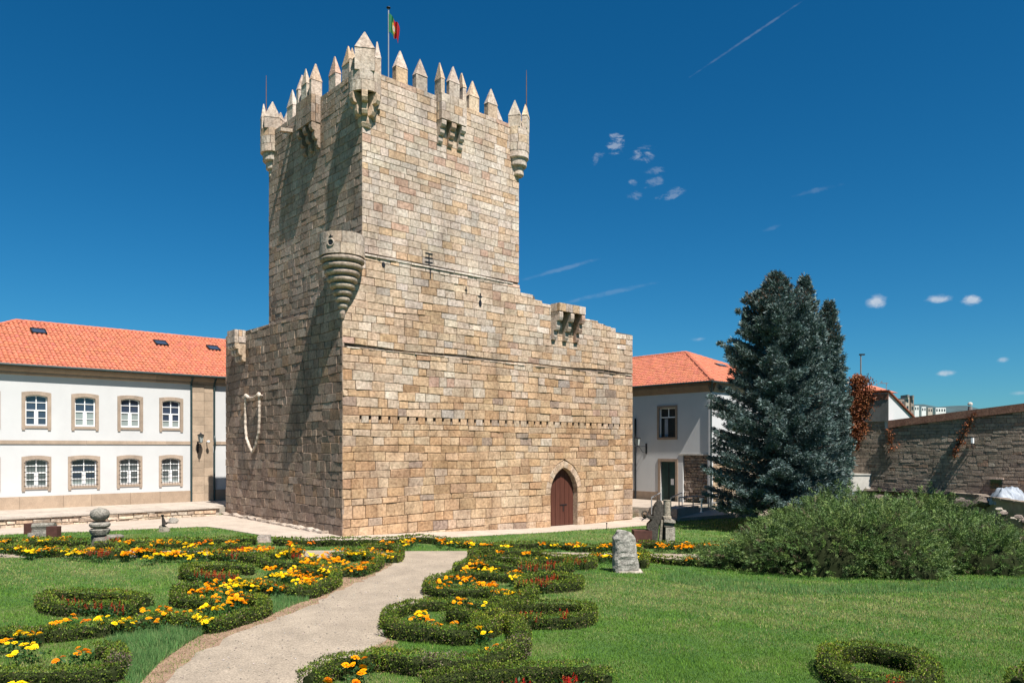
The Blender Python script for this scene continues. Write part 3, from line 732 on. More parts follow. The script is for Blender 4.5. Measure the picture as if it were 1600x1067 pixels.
mb = MB(); mb.prism([c0 + tng*.11*math.cos(k*math.pi/8) + ZX*.11*math.sin(k*math.pi/8) for k in range(16)], -d*.05)
mb.box(c0 - tng*.02 + ZX*.11, tng*.04, -d*.04, ZX*.22); mb.box(c0 - tng*.09 + ZX*.23, tng*.18, -d*.04, ZX*.035); mb.out('loophole_shade', MT['iron'], bart)
mb = MB(); n_ = 16
mb.tube([c0 + d*.0 + tng*.14*math.cos(k*math.pi/8) + ZX*.14*math.sin(k*math.pi/8) for k in range(16)], .03, 6, tint=(.5,.44,.37), closed=True); mb.out('loophole_rim', MT['stone'], bart)

# dark raised pieces painting the shade of carved openings, right face
def slit_shade(px, py, bars, w=.09, bh=.05, L_=.5):
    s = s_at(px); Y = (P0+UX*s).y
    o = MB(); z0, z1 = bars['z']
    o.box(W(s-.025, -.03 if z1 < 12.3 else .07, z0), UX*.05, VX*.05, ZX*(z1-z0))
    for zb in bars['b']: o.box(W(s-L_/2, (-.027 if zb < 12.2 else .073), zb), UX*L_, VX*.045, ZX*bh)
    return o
o = slit_shade(672, 410, {'z': (12.26, 12.8), 'b': (12.38, 12.58, 12.78)}, L_=.42); o.box(W(s_at(672)-.025,-.03,11.62), UX*.05, VX*.05, ZX*.62); o.box(W(s_at(672)-.22,-.028,12.10), UX*.44, VX*.05, ZX*.05)
o.out('cross_slit_shade', MT['iron'], keep)
slit_shade(728, 452, {'z': (11.2, 11.55), 'b': (11.36,)}, L_=.14).out('arrow_slit_shade', MT['iron'], keep)
o = slit_shade(750, 464, {'z': (10.7, 11.35), 'b': (11.18,)}, L_=.26); s = s_at(750); o.prism([W(s+.09*math.cos(k*math.pi/5), -.032, 10.86+.17*math.sin(k*math.pi/5)) for k in range(10)], VX*.05); o.out('arrow_slit_shade', MT['iron'], keep)
s = s_at(599); o = MB(); o.prism([W(s+.09*math.cos(k*math.pi/4), -.02, 11.85+.13*math.sin(k*math.pi/4)) for k in range(8)], VX*.04); o.out('round_loophole_shade', MT['iron'], keep)
# waterspout of the left face
p = W(1.02, 6.9, 19.55); mb = MB(); mb.box(p - VX*.12, -UX*.62 - ZX*.1, VX*.24, ZX*.16, (.6,.52,.42)); mb.out('waterspout', MT['stone'], keep)

# shield frame of twisted stone rope on the left wall
sh = thing('shield_frame', W(0, 9, 4.3), 'pale rope-edged stone shield outline fixed to the shaded wall', 'ornament')
def face_l(px, py, off=.16):
    t = t_at(px, 0); p = P0+VX*t; return Vector((p.x, p.y, zof(py, p.y))) - UX*off
ctl = [(389,620),(388,640),(388,665),(390,685),(395,699),(399,706),(404,697),(409,676),(410,655),(410,635),(410,619)]
pts = [face_l(*c) for c in ctl]; sm = []
for i in range(len(pts)-1):
    for k in range(5): sm.append(pts[i].lerp(pts[i+1], k/5))
sm.append(pts[-1]); mb = MB(); mb.tube(sm, [.058+.018*(i % 2) for i in range(len(sm))], 8, tint=(.66,.585,.49)); mb.out('rope_border', MT['stone'], sh)
top = [face_l(385,622), face_l(389,618), face_l(394,622), face_l(400,621.5), face_l(405,619), face_l(409,616), face_l(412,620)]
mb = MB(); mb.tube(top, [.07,.10,.06,.05,.06,.11,.08], 8, tint=(.66,.585,.49)); mb.out('top_bar', MT['stone'], sh)
for px, py in ((389,619),(410,618)):
    mb = MB(); p = face_l(px, py); mb.tube([p, p+UX*.25], .05, 6, tint=(.6,.55,.5)); mb.out('wall_fixing', MT['stone'], sh)

# flag, pole, rods
fp = Vector(((607-800)/F*37.0, 37.0, 19.2)); ft = zof(14, 37.0)
flagpole = thing('flagpole', fp, 'slim white flagpole rising behind the nearest corner turret', 'flagpole')
mb = MB(); mb.tube([fp, Vector((fp.x, fp.y, ft))], .032, 8, tint=(1,1,1)); mb.out('pole', MT['steel'], flagpole)
mb = MB(); mb.tube([Vector((fp.x, fp.y, ft-.02+.18*math.sin(k*math.pi/8)*0+k*.02)) for k in range(7)], [.02,.07,.1,.11,.1,.07,.02], 8); mb.out('finial', MT['iron'], flagpole)
# hanging flag: cloth grid, fly end drooping
NU, NV = 26, 18; Vf = []; fw, fh = 1.9, 1.25; fz = ft-.25
for j in range(NV+1):
    for i in range(NU+1):
        u, v = i/NU, j/NV
        x = .03 + .50*u**.8 + .05*math.sin(u*9+v*2)*u
        y = .13*math.sin(u*14+v*1.5)*u**.6 + .06*math.sin(u*5)
        z = -v*.92*(1-.1*u) - .72*u**1.15 + .03*math.sin(u*11)
        Vf.append((fp.x+x, fp.y-.05+y, fz+z))
Ff = [(j*(NU+1)+i, j*(NU+1)+i+1, (j+1)*(NU+1)+i+1, (j+1)*(NU+1)+i) for j in range(NV) for i in range(NU)]
TF = []
for j in range(NV+1):
    for i in range(NU+1):
        u, v = i/NU, j/NV
        c = (.0,.17,.06) if u < .40 else (.55,.008,.012)
        d = math.hypot((u-.40)*fw, (v-.5)*fh)
        if d < .30: c = (.75,.55,.03)
        if d < .22: c = (.55,.02,.02)
        if d < .155: c = (.8,.8,.8)
        if d < .06: c = (.05,.1,.35)
        TF.append(c)
m, nt, bs = mat_new('flag_cloth'); at = nt.nodes.new('ShaderNodeAttribute'); at.attribute_name = 'tint'; nt.links.new(at.outputs['Color'], bs.inputs['Base Color']); bs.inputs['Roughness'].default_value = .7
tr = nt.nodes.new('ShaderNodeBsdfTranslucent'); nt.links.new(at.outputs['Color'], tr.inputs[0]); mx = nt.nodes.new('ShaderNodeMixShader'); mx.inputs[0].default_value = .35
nt.links.new(bs.outputs[0], mx.inputs[1]); nt.links.new(tr.outputs[0], mx.inputs[2]); nt.links.new(mx.outputs[0], nt.nodes['Material Output'].inputs[0])
props(mk('flag', Vf, Ff, m, None, tint=TF, smooth=True, org=(fp.x, fp.y, fz-1.2)), 'green and red national flag with a central crest hanging limply from the pole', 'flag')
for px, Y, z0, pyt, lab in ((416, 39.6, 20.2, 118, 'thin rusty lightning rod above the left corner turret'), (822.5, 38.8, 20.0, 110, 'thin lightning rod above the right corner turret')):
    p = Vector(((px-800)/F*Y, Y, z0)); zt = zof(pyt, Y)
    mb = MB(); mb.tube([p, Vector((p.x, p.y, zt-.6)), Vector((p.x, p.y, zt))], [.028,.022,.01], 6, tint=(1,1,1))
    props(mb.out('lightning_rod', M('rusty_rod_%s' % ('a' if px < 500 else 'b'), (.16,.09,.07), .2), org=p), lab, 'lightning rod')
# ------------------------------------------------------------------ roofs of barrel tiles
def tile_slope(name, O, a, up, L_, H_, clipf, parent, pitch=.23, rowl=.42):
    """O eave corner, a along the eave, up unit vector up the slope; clipf(s,h)->keep"""
    n = a.cross(up).normalized(); n = n if n.z > 0 else -n
    ks = 5; prof = [(0, 0), (.16, .035), (.32, .062), (.5, .072), (.68, .062), (.84, .035), (1, 0)]
    nc = int(L_/pitch); nr = int(H_/rowl)
    S, Hh = np.meshgrid(np.arange(nc)*pitch, np.arange(nr)*rowl); S = S.ravel(); Hh = Hh.ravel()
    keep_ = np.array([clipf(s+pitch/2, h+rowl/2) for s, h in zip(S, Hh)]); S = S[keep_]; Hh = Hh[keep_]; m = len(S)
    tv = []
    for e, (hh, lift) in enumerate(((-.03, .035), (rowl, 0))):
        for x, y in prof: tv.append((x*pitch*(1.0 if e == 0 else .92)+(0 if e == 0 else pitch*.04), hh, y+lift))
    for x, y in prof: tv.append((x*pitch, -.03, y+.012))
    tv = np.array(tv); k = len(prof)
    tf = [(i, i+1, k+i+1, k+i) for i in range(k-1)] + [(2*k+i, 2*k+i+1, i+1, i) for i in range(k-1)]
    tf = np.array(tf)
    jit = RNG.normal(0, .006, (m, 3)); A, Uv, Nv = np.array(a), np.array(up), np.array(n)
    Vv = (np.array(O) + (S[:,None,None]+jit[:,None,0:1]+tv[None,:,0:1])*A + (Hh[:,None,None]+jit[:,None,1:2]+tv[None,:,1:2])*Uv + (tv[None,:,2:3]+jit[:,None,2:3]*.7+.01)*Nv)
    Ff = (tf[None] + (np.arange(m)*len(tv))[:,None,None]).reshape(-1, 4)
    base = RNG.choice([.93, 1.0, 1.0, 1.04, 1.08], m)[:,None]*np.array([1,1,1]) * (1+RNG.normal(0, .03, (m,1))); base[:,1] *= 1+RNG.normal(0, .05, m); base[:,2] *= 1+RNG.normal(0, .05, m)
    o = mk(name, Vv.reshape(-1, 3), Ff, MT['tile'], parent, tint=np.repeat(base, len(tv), 0)); return props(o, kind='stuff')
def ridge_tiles(p, q, parent, r=.11):
    p, q = Vector(p), Vector(q); L_ = (q-p).length; n = max(2, int(L_/.42)); d = (q-p)/n; mb = MB()
    for i in range(n):
        k = random.uniform(.85, 1.15); mb.tube([p+d*i, p+d*(i+1.06)], [r*1.08, r*.92], 8, tint=(k, k, k))
    props(mb.out('ridge_tiles', MT['tile'], parent), kind='stuff')

def wall_with_holes(name, O, a, n, s0, s1, z0, z1, th, holes_, mat, parent):
    """holes_: (s0,s1,z0,z1)"""
    mb = MB(); cuts = sorted(set([s0, s1] + [h[0] for h in holes_] + [h[1] for h in holes_]))
    cuts = [c for c in cuts if s0 <= c <= s1]
    for i in range(len(cuts)-1):
        a0, a1 = cuts[i], cuts[i+1]; mid = (a0+a1)/2
        hs = sorted([h for h in holes_ if h[0] < mid < h[1]], key=lambda h: h[2]); z = z0
        for h in hs:
            if h[2] > z: mb.box(O+a*a0+ZX*z, a*(a1-a0), -n*th, ZX*(h[2]-z))
            z = max(z, h[3])
        if z < z1: mb.box(O+a*a0+ZX*z, a*(a1-a0), -n*th, ZX*(z1-z))
    return mb.out(name, mat, parent)
def ring_prism(mb, inner, outer, ext, tint=None):
    n = len(inner)
    for i in range(n):
        j = (i+1) % n
        mb.prism([inner[i], outer[i], outer[j], inner[j]], ext, tint)
def window(O, a, n, sc, zb, w, h, arch_, parent, grille=False, glass='glass', label=None, mull=True, blind=0):
    """opening centre sc, bottom zb, size w,h; stone surround, white sash of eight panes, glass"""
    P = lambda s, z, d: O + a*s + ZX*z + n*d
    fr = MB(); fw = .17; na_ = 6
    inn = [(-w/2, 0), (w/2, 0)]; ou = [(-w/2-fw, -fw*.8), (w/2+fw, -fw*.8)]
    for k in range(na_+1):
        x = w/2 - w*k/na_; y = h - arch_*(2*x/w)**2; inn.append((x, y)); ou.append((x*(w/2+fw)/(w/2), h+fw*1.1 - arch_*.7*(2*x/w)**2))
    tc_ = random.uniform(.9, 1.05)
    for i in range(len(inn)):
        j = (i+1) % len(inn); t_ = random.uniform(.92, 1.08)*tc_
        fr.prism([P(sc+inn[i][0], zb+inn[i][1], .045), P(sc+ou[i][0], zb+ou[i][1], .045), P(sc+ou[j][0], zb+ou[j][1], .045), P(sc+inn[j][0], zb+inn[j][1], .045)], -n*.20, (t_, t_, t_))
    for sx in (-1, 1): fr.box(P(sc+sx*(w/2+fw*.5)-.07, zb-fw*.8-.10, .045), a*.14, -n*.10, ZX*.10, (tc_,)*3)
    root = fr.out('window', MT['trim'], parent, fixn=True)
    if label: root['label'] = label
    sb = MB(); d = -.10; f = .06
    sb.box(P(sc-w/2, zb, d), a*f, -n*.05, ZX*(h-arch_)); sb.box(P(sc+w/2-f, zb, d), a*f, -n*.05, ZX*(h-arch_))
    sb.box(P(sc-w/2+f, zb, d), a*(w-2*f), -n*.05, ZX*f*1.3)
    xs_ = [-w/2 + w*k/na_ for k in range(na_+1)]
    for i in range(na_):
        y0 = h - arch_*(2*xs_[i]/w)**2; y1 = h - arch_*(2*xs_[i+1]/w)**2
        sb.prism([P(sc+xs_[i], zb+y0-f, d), P(sc+xs_[i+1], zb+y1-f, d), P(sc+xs_[i+1], zb+y1, d), P(sc+xs_[i], zb+y0, d)], -n*.05)
    sb.box(P(sc-.09, zb+f*1.3, d+.01), a*.18, -n*.05, ZX*(h*.48-f)); sb.box(P(sc-.022, zb+h*.52, d+.004), a*.044, -n*.05, ZX*(h*.48-f))
    sb.box(P(sc-w/2+f, zb+h*.48, d+.012), a*(w-2*f), -n*.05, ZX*.065)
    for k_ in (.25, .75): sb.box(P(sc-w/2+f, zb+h*k_-.015, d+.002), a*(w-2*f), -n*.05, ZX*.035)
    sb.out('sash', MT['sash'], root)
    gb = MB(); gb2 = MB()
    for sx in (-1, 1):
        for k_ in range(4):
            (gb2 if k_ < blind else gb).box(P(sc + (f if sx > 0 else f-w/2) * 0 + (.03 if sx > 0 else -w/2+f), zb+h*(k_*.25)+.03, d-.03), a*(w/2-f-.03), -n*.008, ZX*(h*.25-.04 - (arch_ if k_ == 3 else 0)*.3))
    gb.out('pane', MT[glass], root)
    if blind: gb2.out('pane', MT['glass_pale'], root)
    if grille:
        gr = MB()
        k_ = 0
        nb_ = max(4, int(w/.13))
        for i in range(nb_+1): x = -w/2-.02 + (w+.04)*i/nb_; gr.box(P(sc+x-.006, zb-.05, .075), a*.012, -n*.012, ZX*(h+.03-arch_*(2*abs(x)/w)**2))
        for i in range(6): gr.box(P(sc-w/2-.07, zb+.05+(h-.25)*i/5, .062), a*(w+.14), -n*.012, ZX*.014)
        gr.out('grille', MT['iron'], root)
    mb = MB(); mb.box(P(sc-w/2-.02, zb-.02, -.36), a*(w+.04), -n*.02, ZX*(h+.04)); mb.out('interior', MT['screen'], root)
    return root

# ------------------------------------------------------------------ long white building on the left
TB = 17.6; OB = P0 + VX*TB; BZ = .57
SB = lambda px: s_at(px, TB)
bl = thing('long_building', OB + UX*SB(200) + ZX*BZ, 'long white two storey building with orange tiled roof left of the keep', 'building')
sL = s_at(25, 23.6) - 6.0; sR = 10.5
YB = lambda px: (OB + UX*SB(px)).y
ups = [(px, 615, 664) for px in (57, 133, 203.5, 267.5)]; wins = []; holesB = []
sc_ = [SB(57), SB(133), SB(203.5), SB(267.5)]
sp_ = (sc_[3]-sc_[0])/3
for i, s in enumerate([sc_[0]-2*sp_, sc_[0]-sp_] + sc_): wins.append((s, 4.93, 1.00, 1.62, .10, False))
scl = [SB(57), SB(131.5), SB(202.5), SB(267)]
for i, s in enumerate([scl[0]-2*sp_, scl[0]-sp_] + scl): wins.append((s, 1.72, (1.22 if i == 3 else 1.0), 1.46, .10, True))
for s, zb, w, h, ar, g in wins: holesB.append((s-w/2-.05, s+w/2+.05, zb-.05, zb+h+.04))
wall_with_holes('wall', OB, UX, -VX, sL, sR, 1.2, 7.72, .3, holesB, MT['plaster'], bl)
mb = MB(); mb.box(OB+UX*(sL+.3)+VX*.45+ZX*-.5, UX*(sR-sL-.6), VX*11.3, ZX*8.3); mb.out('inner_body', MT['plaster'], bl)
lab_u = ['', 'upper window with dark blue lower panes', 'upper window, second from the left of the full ones', 'upper window, third along', 'upper window nearest the stone pilaster']
for i, (s, zb, w, h, ar, g) in enumerate(wins):
    window(OB, UX, -VX, s, zb, w, h, ar, bl, g, glass='glass' if (not g or i % 3 == 0) else 'glass2', blind=(0 if i in (1, 2) else (2 if i < 5 else 1)) if not g else (1 if i % 2 else 0))
mb = MB(); x = sL
while x < sR: w = random.uniform(1.2, 2.4); k = random.uniform(.85, 1.2); mb.box(OB+UX*(x+.006)-VX*.06+ZX*(BZ-.3), UX*(min(w, sR-x)-.012), VX*.35, ZX*(.3+.62+.04), (k*1.05, k, k*.93)); x += w
mb.out('plinth', MT['trim'], bl)
mb = MB(); x = sL
while x < sR: w = random.uniform(1.5, 2.6); k = random.uniform(.9, 1.15); mb.box(OB+UX*(x+.004)-VX*.05+ZX*3.97, UX*(min(w, sR-x)-.008), VX*.1, ZX*.19, (k, k*.98, k*.95)); x += w
mb.out('string_course', MT['trim'], bl)
mb = MB(); x = sL-.1
while x < sR:
    w = random.uniform(1.5, 2.4); k = random.uniform(.75, .95); w = min(w, sR-x)
    mb.prism([OB+UX*(x+.003)-VX*d+ZX*z for d, z in ((.03,7.55),(.10,7.6),(.10,7.72),(.22,7.8),(.26,7.9),(.26,8.0),(-.2,8.0),(-.2,7.55))], UX*(w-.006), (k, k*.95, k*.9)); x += w
mb.out('cornice', MT['trim'], bl)
mb = MB(); mb.tube([OB+UX*(sL-.4)-VX*.42+ZX*8.03, OB+UX*sR-VX*.42+ZX*8.03], .075, 8); mb.out('gutter', MT['gutter'], bl)
s0, s1 = SB(299), SB(333); sm_ = s0+(s1-s0)*.56
mb = MB(); z = BZ
while z < 7.5:
    h = random.uniform(.4, .62); h = min(h, 7.54-z)
    for a0, a1, d in ((s0+.03, sm_-.012, .10), (sm_+.012, s1-.03, .07)):
        k = random.uniform(.9, 1.25); mb.box(OB+UX*a0-VX*d+ZX*(z+.005), UX*(a1-a0), VX*(d+.02), ZX*(h-.01), (k, k*.97, k*.9))
    z += h
mb.out('pilaster', MT['trim'], bl)
for s, bulge in ((s0-.03, False), (s1+.04, True)):
    mb = MB(); zs = [BZ, 3.6, 3.75, 4.05, 4.35, 4.5, 7.6, 8.0]; off = [.10, .10, .16, .22, .16, .10, .10, .40] if bulge else [.10]*7+[.40]
    mb.tube([OB+UX*s-VX*o_+ZX*z for z, o_ in zip(zs, off)], .055, 8); mb.out('downpipe', MT['gutter'], bl)
# roof
rise = 11.17-8.05; run = 6.3; sl = math.hypot(rise, run); up_f = (VX*run+ZX*rise).normalized()
EO = OB - VX*.40 + ZX*7.99; EOs = sL - .4; Lr = sR + .4 - EOs; ridge_l, ridge_r = s_at(25, 23.6), sR+.4-run-.1
def clip(s, h):
    f = h/sl; return s > f*(ridge_l-EOs) and s < Lr - f*(sR+.4-ridge_r) and h < sl
tile_slope('roof_tiles', EO+UX*EOs, UX, up_f, Lr, sl+.3, clip, bl)
mb = MB(); A = EO+UX*EOs; B_ = EO+UX*(sR+.4); RL = OB+UX*ridge_l+VX*6.0+ZX*11.15; RR = OB+UX*ridge_r+VX*6.0+ZX*11.15; D_ = A+VX*12.7; E_ = B_+VX*12.7
mb.add([A, B_, RR, RL, D_, E_], [(0,1,2,3), (4,5,2,3)[::-1], (0,3,4), (1,5,2), (0,4,5,1)]); mb.out('roof_deck', MT['tile'], bl)
ridge_tiles(RL+ZX*.05, RR+ZX*.05, bl); ridge_tiles(A+ZX*.08, RL+ZX*.05, bl); ridge_tiles(B_+ZX*.08, RR+ZX*.05, bl)
nrm = UX.cross(up_f)
for px, py in ((60, 520), (251, 538), (333, 546)):
    a_ = (px-800)/F; best = None
    for k in range(400):      # where the sight line meets the slope
        t = TB - .4 + 6.3*k/400; s = s_at(px, t); p = P0+UX*s+VX*t; zz = 7.99+rise*(t-TB+.4)/run
        if best is None or abs(pyof((p.x, p.y, zz))-py) < best[0]: best = (abs(pyof((p.x, p.y, zz))-py), Vector((p.x, p.y, zz)))
    c = best[1] + nrm*.09
    mb = MB()
    w2, h2 = .38, .40
    for o_, a1, b1 in ((-UX*w2-up_f*h2, UX*2*w2, up_f*.06), (-UX*w2+up_f*(h2-.06), UX*2*w2, up_f*.06), (-UX*w2-up_f*h2, UX*.06, up_f*2*h2), (UX*(w2-.06)-up_f*h2, UX*.06, up_f*2*h2)): mb.box(c+o_, a1, b1, nrm*.07)
    rl = mb.out('skylight', MT['iron'], bl)
    mb = MB(); mb.box(c-UX*(w2-.05)-up_f*(h2-.05), UX*2*(w2-.05), up_f*2*(h2-.05), nrm*.035); mb.out('pane', MT['glass'], rl)
# wall lantern
def lantern(p, n, a, label, arm=.45, s=1.0):
    root = thing('wall_lantern', p, label, 'lamp'); c = p + n*arm
    mb = MB(); mb.tube([p-ZX*.5*s, p-ZX*.2*s+n*arm*.15, c-ZX*.30*s+n*0, c-ZX*.1*s], .025*s, 6); mb.tube([p-ZX*.05*s, c-ZX*.12*s], .02*s, 6); mb.box(p-a*.05-ZX*.6*s-n*.0, a*.1, n*.03, ZX*.65*s); mb.out('bracket', MT['iron'], root)
    mb = MB(); mb.lathe(c, [(.0,0),(.09*s,0),(.17*s,.40*s),(.0,.40*s)], 4); mb.out('glass', MT['lampglass'], root)
    mb = MB()
    for k in range(4):
        a_ = math.pi/2*k; mb.tube([c+Vector((math.cos(a_)*.09*s, math.sin(a_)*.09*s, 0)), c+Vector((math.cos(a_)*.175*s, math.sin(a_)*.175*s, .40*s))], .012*s, 5)
    mb.lathe(c, [(0,.56*s),(.03*s,.55*s),(.05*s,.50*s),(.20*s,.42*s),(.20*s,.39*s),(0,.39*s)], 8); mb.lathe(c, [(0,-.05*s),(.10*s,-.02*s),(.10*s,.0),(0,.01)], 8); mb.out('frame', MT['iron'], root)
    return root
sl_ = SB(308); lantern(OB+UX*sl_-VX*.10+ZX*zof(691, YB(308)), -VX, UX, 'green glass wall lantern on the stone pilaster of the left building', .5, 1.05)
p = OB+UX*SB(322)-VX*.08+ZX*zof(690, YB(322)); cm = thing('security_camera', p, 'small white dome camera on the pilaster beside the lantern', 'camera')
mb = MB(); mb.tube([p, p-VX*.3], .025, 6); mb.out('arm', MT['white'], cm)
mb = MB(); mb.lathe(p-VX*.33, [(0,-.10),(.07,-.06),(.09,0),(.08,.06),(0,.08)], 12); mb.out('dome', MT['white'], cm, smooth=True)

# terrace in front of it
TE = (34.05*1.197-28.6); TE0 = TE      # v-offset of the terrace edge
OE = P0 + VX*TE; sE0 = s_at(-260, TE); sE1 = s_at(338, TE)
ter = thing('terrace', OE + UX*(sE0+sE1)/2, None, None, kind='structure')
mb = MB(); mb.box(OE+UX*sE0+VX*.08-ZX*.6, UX*(sE1+.2-sE0), VX*(TB-TE-.1), ZX*(BZ+.6-.06)); mb.box(P0+VX*12.95+UX*(s_at(338,TE)-.5)-ZX*.6, UX*9, VX*(TB-13.0), ZX*(BZ+.6-.06))
mb.out('terrace_body', MT['stone_dark'], ter)
x = sE0; nrow = 7
dep = (TB-TE)/5
for r in range(5):
    x = sE0 - random.uniform(0, .6)
    while x < sE1 + (0 if r == 0 else 3):
        w = random.uniform(.9, 1.5); k = random.uniform(.92, 1.08); a1 = min(x+w, sE1+.25+(0 if r == 0 else 3))
        if a1 - x > .2:
            mb = MB(); d0 = -.06 if r == 0 else 0; mb.box(OE+UX*(x+.006)+VX*(dep*r+.006+d0)+ZX*(BZ-.055), UX*(a1-x-.012), VX*(dep-.012-d0), ZX*(.055+random.uniform(0, .004)), (1.35*k, 1.33*k, 1.28*k)); mb.out('slab', MT['paving'], ter)
        x += w
stt = masonry(OE, UX, -VX, sE0, sE1, -.35, BZ-.06, (.12, .2), (.25, .75), lambda z: pal([(3,(.60,.50,.38)),(2,(.56,.46,.36)),(1,(.52,.40,.28)),(1,(.62,.55,.45))]), gap=.014, bev=.02, pr=(-.01,.03), tilt=.012, wave=.02)
emit(stt, ter, MT['stone'], 260)

# pavement between terrace, keep and lawn
edge_px = [(-300,840),(0,836),(60,832),(130,831),(250,825.5),(300,823.5),(322,823),(345,826),(400,835),(440,840.5),(500,847),(545,851),(600,849),(700,840),(800,834.5),(900,828.5),(960,825),(1012,820.5),(1060,812)]
fr_ = [tuple(G(x, y))[:2] for x, y in edge_px]
back = [tuple(W(24, 2.2, 0))[:2], tuple(W(19.2, .3, 0))[:2], tuple(W(.2, .3, 0))[:2], tuple(W(.2, 12.7, 0))[:2]] + [tuple(W(s_at(338,TE), TE+.1, 0))[:2], tuple(OE + UX*sE0 + VX*.1)[:2]]
sheet('pavement', fr_ + back, MT['paving'], .03, .7, .06, tint=(1.42,1.36,1.28))
# marble-like strip path between lawn panels and little marker
o = G(400, 846); 
sheet('stone_strip_path', gp([(403,848),(424,848),(421,836),(408,835)]), MT['paving'], .034, .5, .03, tint=(1.0,.92,.85))

# ------------------------------------------------------------------ right-hand white building
C2 = Vector((13.16, 50.0, 0)); Z2 = .05; EV = 8.25
b2 = thing('corner_building', C2 + UX*3 + VX*3, 'white house with hipped orange tile roof behind the blue spruce', 'building')
def t2(px): a = (px-800)/F; return (a*C2.y - C2.x)/(VX.x - a*VX.y)
LV, LU = 15.0, 13.0
wA = (t2(1055.5), t2(1030)); yA = (C2+VX*t2(1043)).y
wz0, wz1 = zof(683, yA), zof(637, yA); dA = (t2(1055.5), t2(1032)); dz1 = zof(721, yA)
pA = (t2(1105), t2(1067)); pz = zof(711, 51)
wall_with_holes('wall', C2, VX, -UX, 0.0, LV, Z2-.7, 7.75, .3, [(wA[0], wA[1], wz0, wz1), (dA[0], dA[1], Z2, dz1), (pA[0], pA[1], -1, pz)], MT['plaster'], b2)
mb = MB(); mb.box(C2+VX*.301-VX*.3+UX*.301+ZX*3.2, UX*(LU-.3), VX*.3, ZX*(7.75-3.2)); mb.out('wall', MT['plaster'], b2)
mb = MB(); mb.box(C2+UX*.45+VX*.45-ZX*.7, UX*(LU-.5), VX*(LV-.5), ZX*8.5); mb.out('inner_body', MT['greywall'], b2)
s2 = masonry(C2+VX*.05, UX, -VX, .3, LU, -.6, 3.2, (.3,.42), (.5,1.0), lambda z: pal([(3,(.56,.44,.30)),(2,(.52,.40,.28)),(1,(.58,.5,.4))]), tilt=.006)
s2 += masonry(C2+UX*.12, VX, -UX, pA[0], pA[1], -.5, pz, (.16,.26), (.2,.5), lambda z: pal([(3,(.34,.28,.23)),(2,(.30,.25,.21)),(1,(.38,.33,.28))]), tilt=.02, pr=(-.02,.04), bev=.02)
emit(s2, b2, MT['stone'], 290)
mb = MB(); mb.box(C2+UX*.20+VX*pA[0]-ZX*.6, UX*.1, VX*(pA[1]-pA[0]), ZX*(pz+.6)); mb.box(C2+VX*.08+UX*.3-ZX*.6, UX*(LU-.3), VX*.2, ZX*3.8); mb.out('wall_core', MT['mortar'], b2)
mb = MB(); mb.box(C2+VX*(pA[0]-.05)-UX*.05+ZX*pz, VX*(pA[1]-pA[0]+.35), UX*.1, ZX*.10); mb.out('ledge', MT['concrete'], b2)
mb = MB(); mb.box(C2+VX*(dA[1]+.25)-UX*.04+ZX*(Z2-.6), VX*(LV-dA[1]-.3), UX*.1, ZX*(.6+.62), (.9,.85,.8)); mb.box(C2+VX*(pA[1]+.02)-UX*.03+ZX*(Z2-.6), VX*(dA[0]-.22-pA[1]), UX*.06, ZX*.6); mb.out('plinth', MT['trim'], b2)
def rect_frame(h, name, fw=.16, par=b2):
    a0, a1, z0, z1 = h; mb = MB(); P = lambda s, z: C2 + VX*s + ZX*z - UX*.045
    k = (.85,.80,.76)
    mb.box(P(a0-fw, z0-(fw if name == 'window' else 0)), VX*fw, UX*.2, ZX*(z1-z0+fw+(fw if name == 'window' else 0)), k); mb.box(P(a1, z0-(fw if name == 'window' else 0)), VX*fw, UX*.2, ZX*(z1-z0+fw+(fw if name == 'window' else 0)), k)
    mb.box(P(a0, z1), VX*(a1-a0), UX*.2, ZX*fw, k)
    if name == 'window': mb.box(P(a0, z0-fw), VX*(a1-a0), UX*.2, ZX*fw, k)
    return mb.out(name, MT['trim'], par)
wr = rect_frame((wA[0], wA[1], wz0, wz1), 'window'); a0, a1 = wA; P = lambda s, z, d: C2+VX*s+ZX*z+UX*d
mb = MB(); hh = wz1-wz0; ww = a1-a0
mb.box(P(a0, wz1-hh*.34, .12), VX*ww, UX*.05, ZX*.07); mb.box(P(a0, wz1-.07, .12), VX*ww, UX*.05, ZX*.07); mb.box(P(a0, wz1-hh*.34, .12), VX*.07, UX*.05, ZX*hh*.34); mb.box(P(a1-.07, wz1-hh*.34, .12), VX*.07, UX*.05, ZX*hh*.34); mb.box(P(a0+ww*.46, wz1-hh*.34, .121), VX*.06, UX*.05, ZX*hh*.33); mb.box(P(a1-.06, wz0, .12), VX*.06, UX*.05, ZX*hh*.66)
mb.out('sash', MT['sash'], wr)
mb = MB(); mb.box(P(a0, wz0, .19), VX*ww, UX*.02, ZX*hh); mb.out('pane', MT['screen'], wr)
mb = MB(); mb.box(P(a0+ww*.55, wz0+.05, .17), VX*ww*.2, UX*.015, ZX*hh*.6); mb.out('curtain', MT['tarp'], wr)
dr = rect_frame((dA[0], dA[1], Z2, dz1), 'door', .2); a0, a1 = dA; ww = a1-a0
mdoor = M('dark_green_paint', (.02,.05,.045), .2, 3, .4)
mb = MB(); mb.box(P(a0, Z2, .14), VX*ww, UX*.05, ZX*(dz1-Z2)); mb.out('leaf', mdoor, dr)
mb = MB(); mb.box(P(a0+ww*.18, Z2+1.15, .125), VX*ww*.2, UX*.012, ZX*.42); mb.out('notice', MT['sash'], dr)
mb = MB(); mb.box(P(a0+ww*.5, Z2+.1, .12), VX*.05, UX*.02, ZX*(dz1-Z2-.2)); mb.out('door_bar', MT['iron'], dr)
mb = MB()
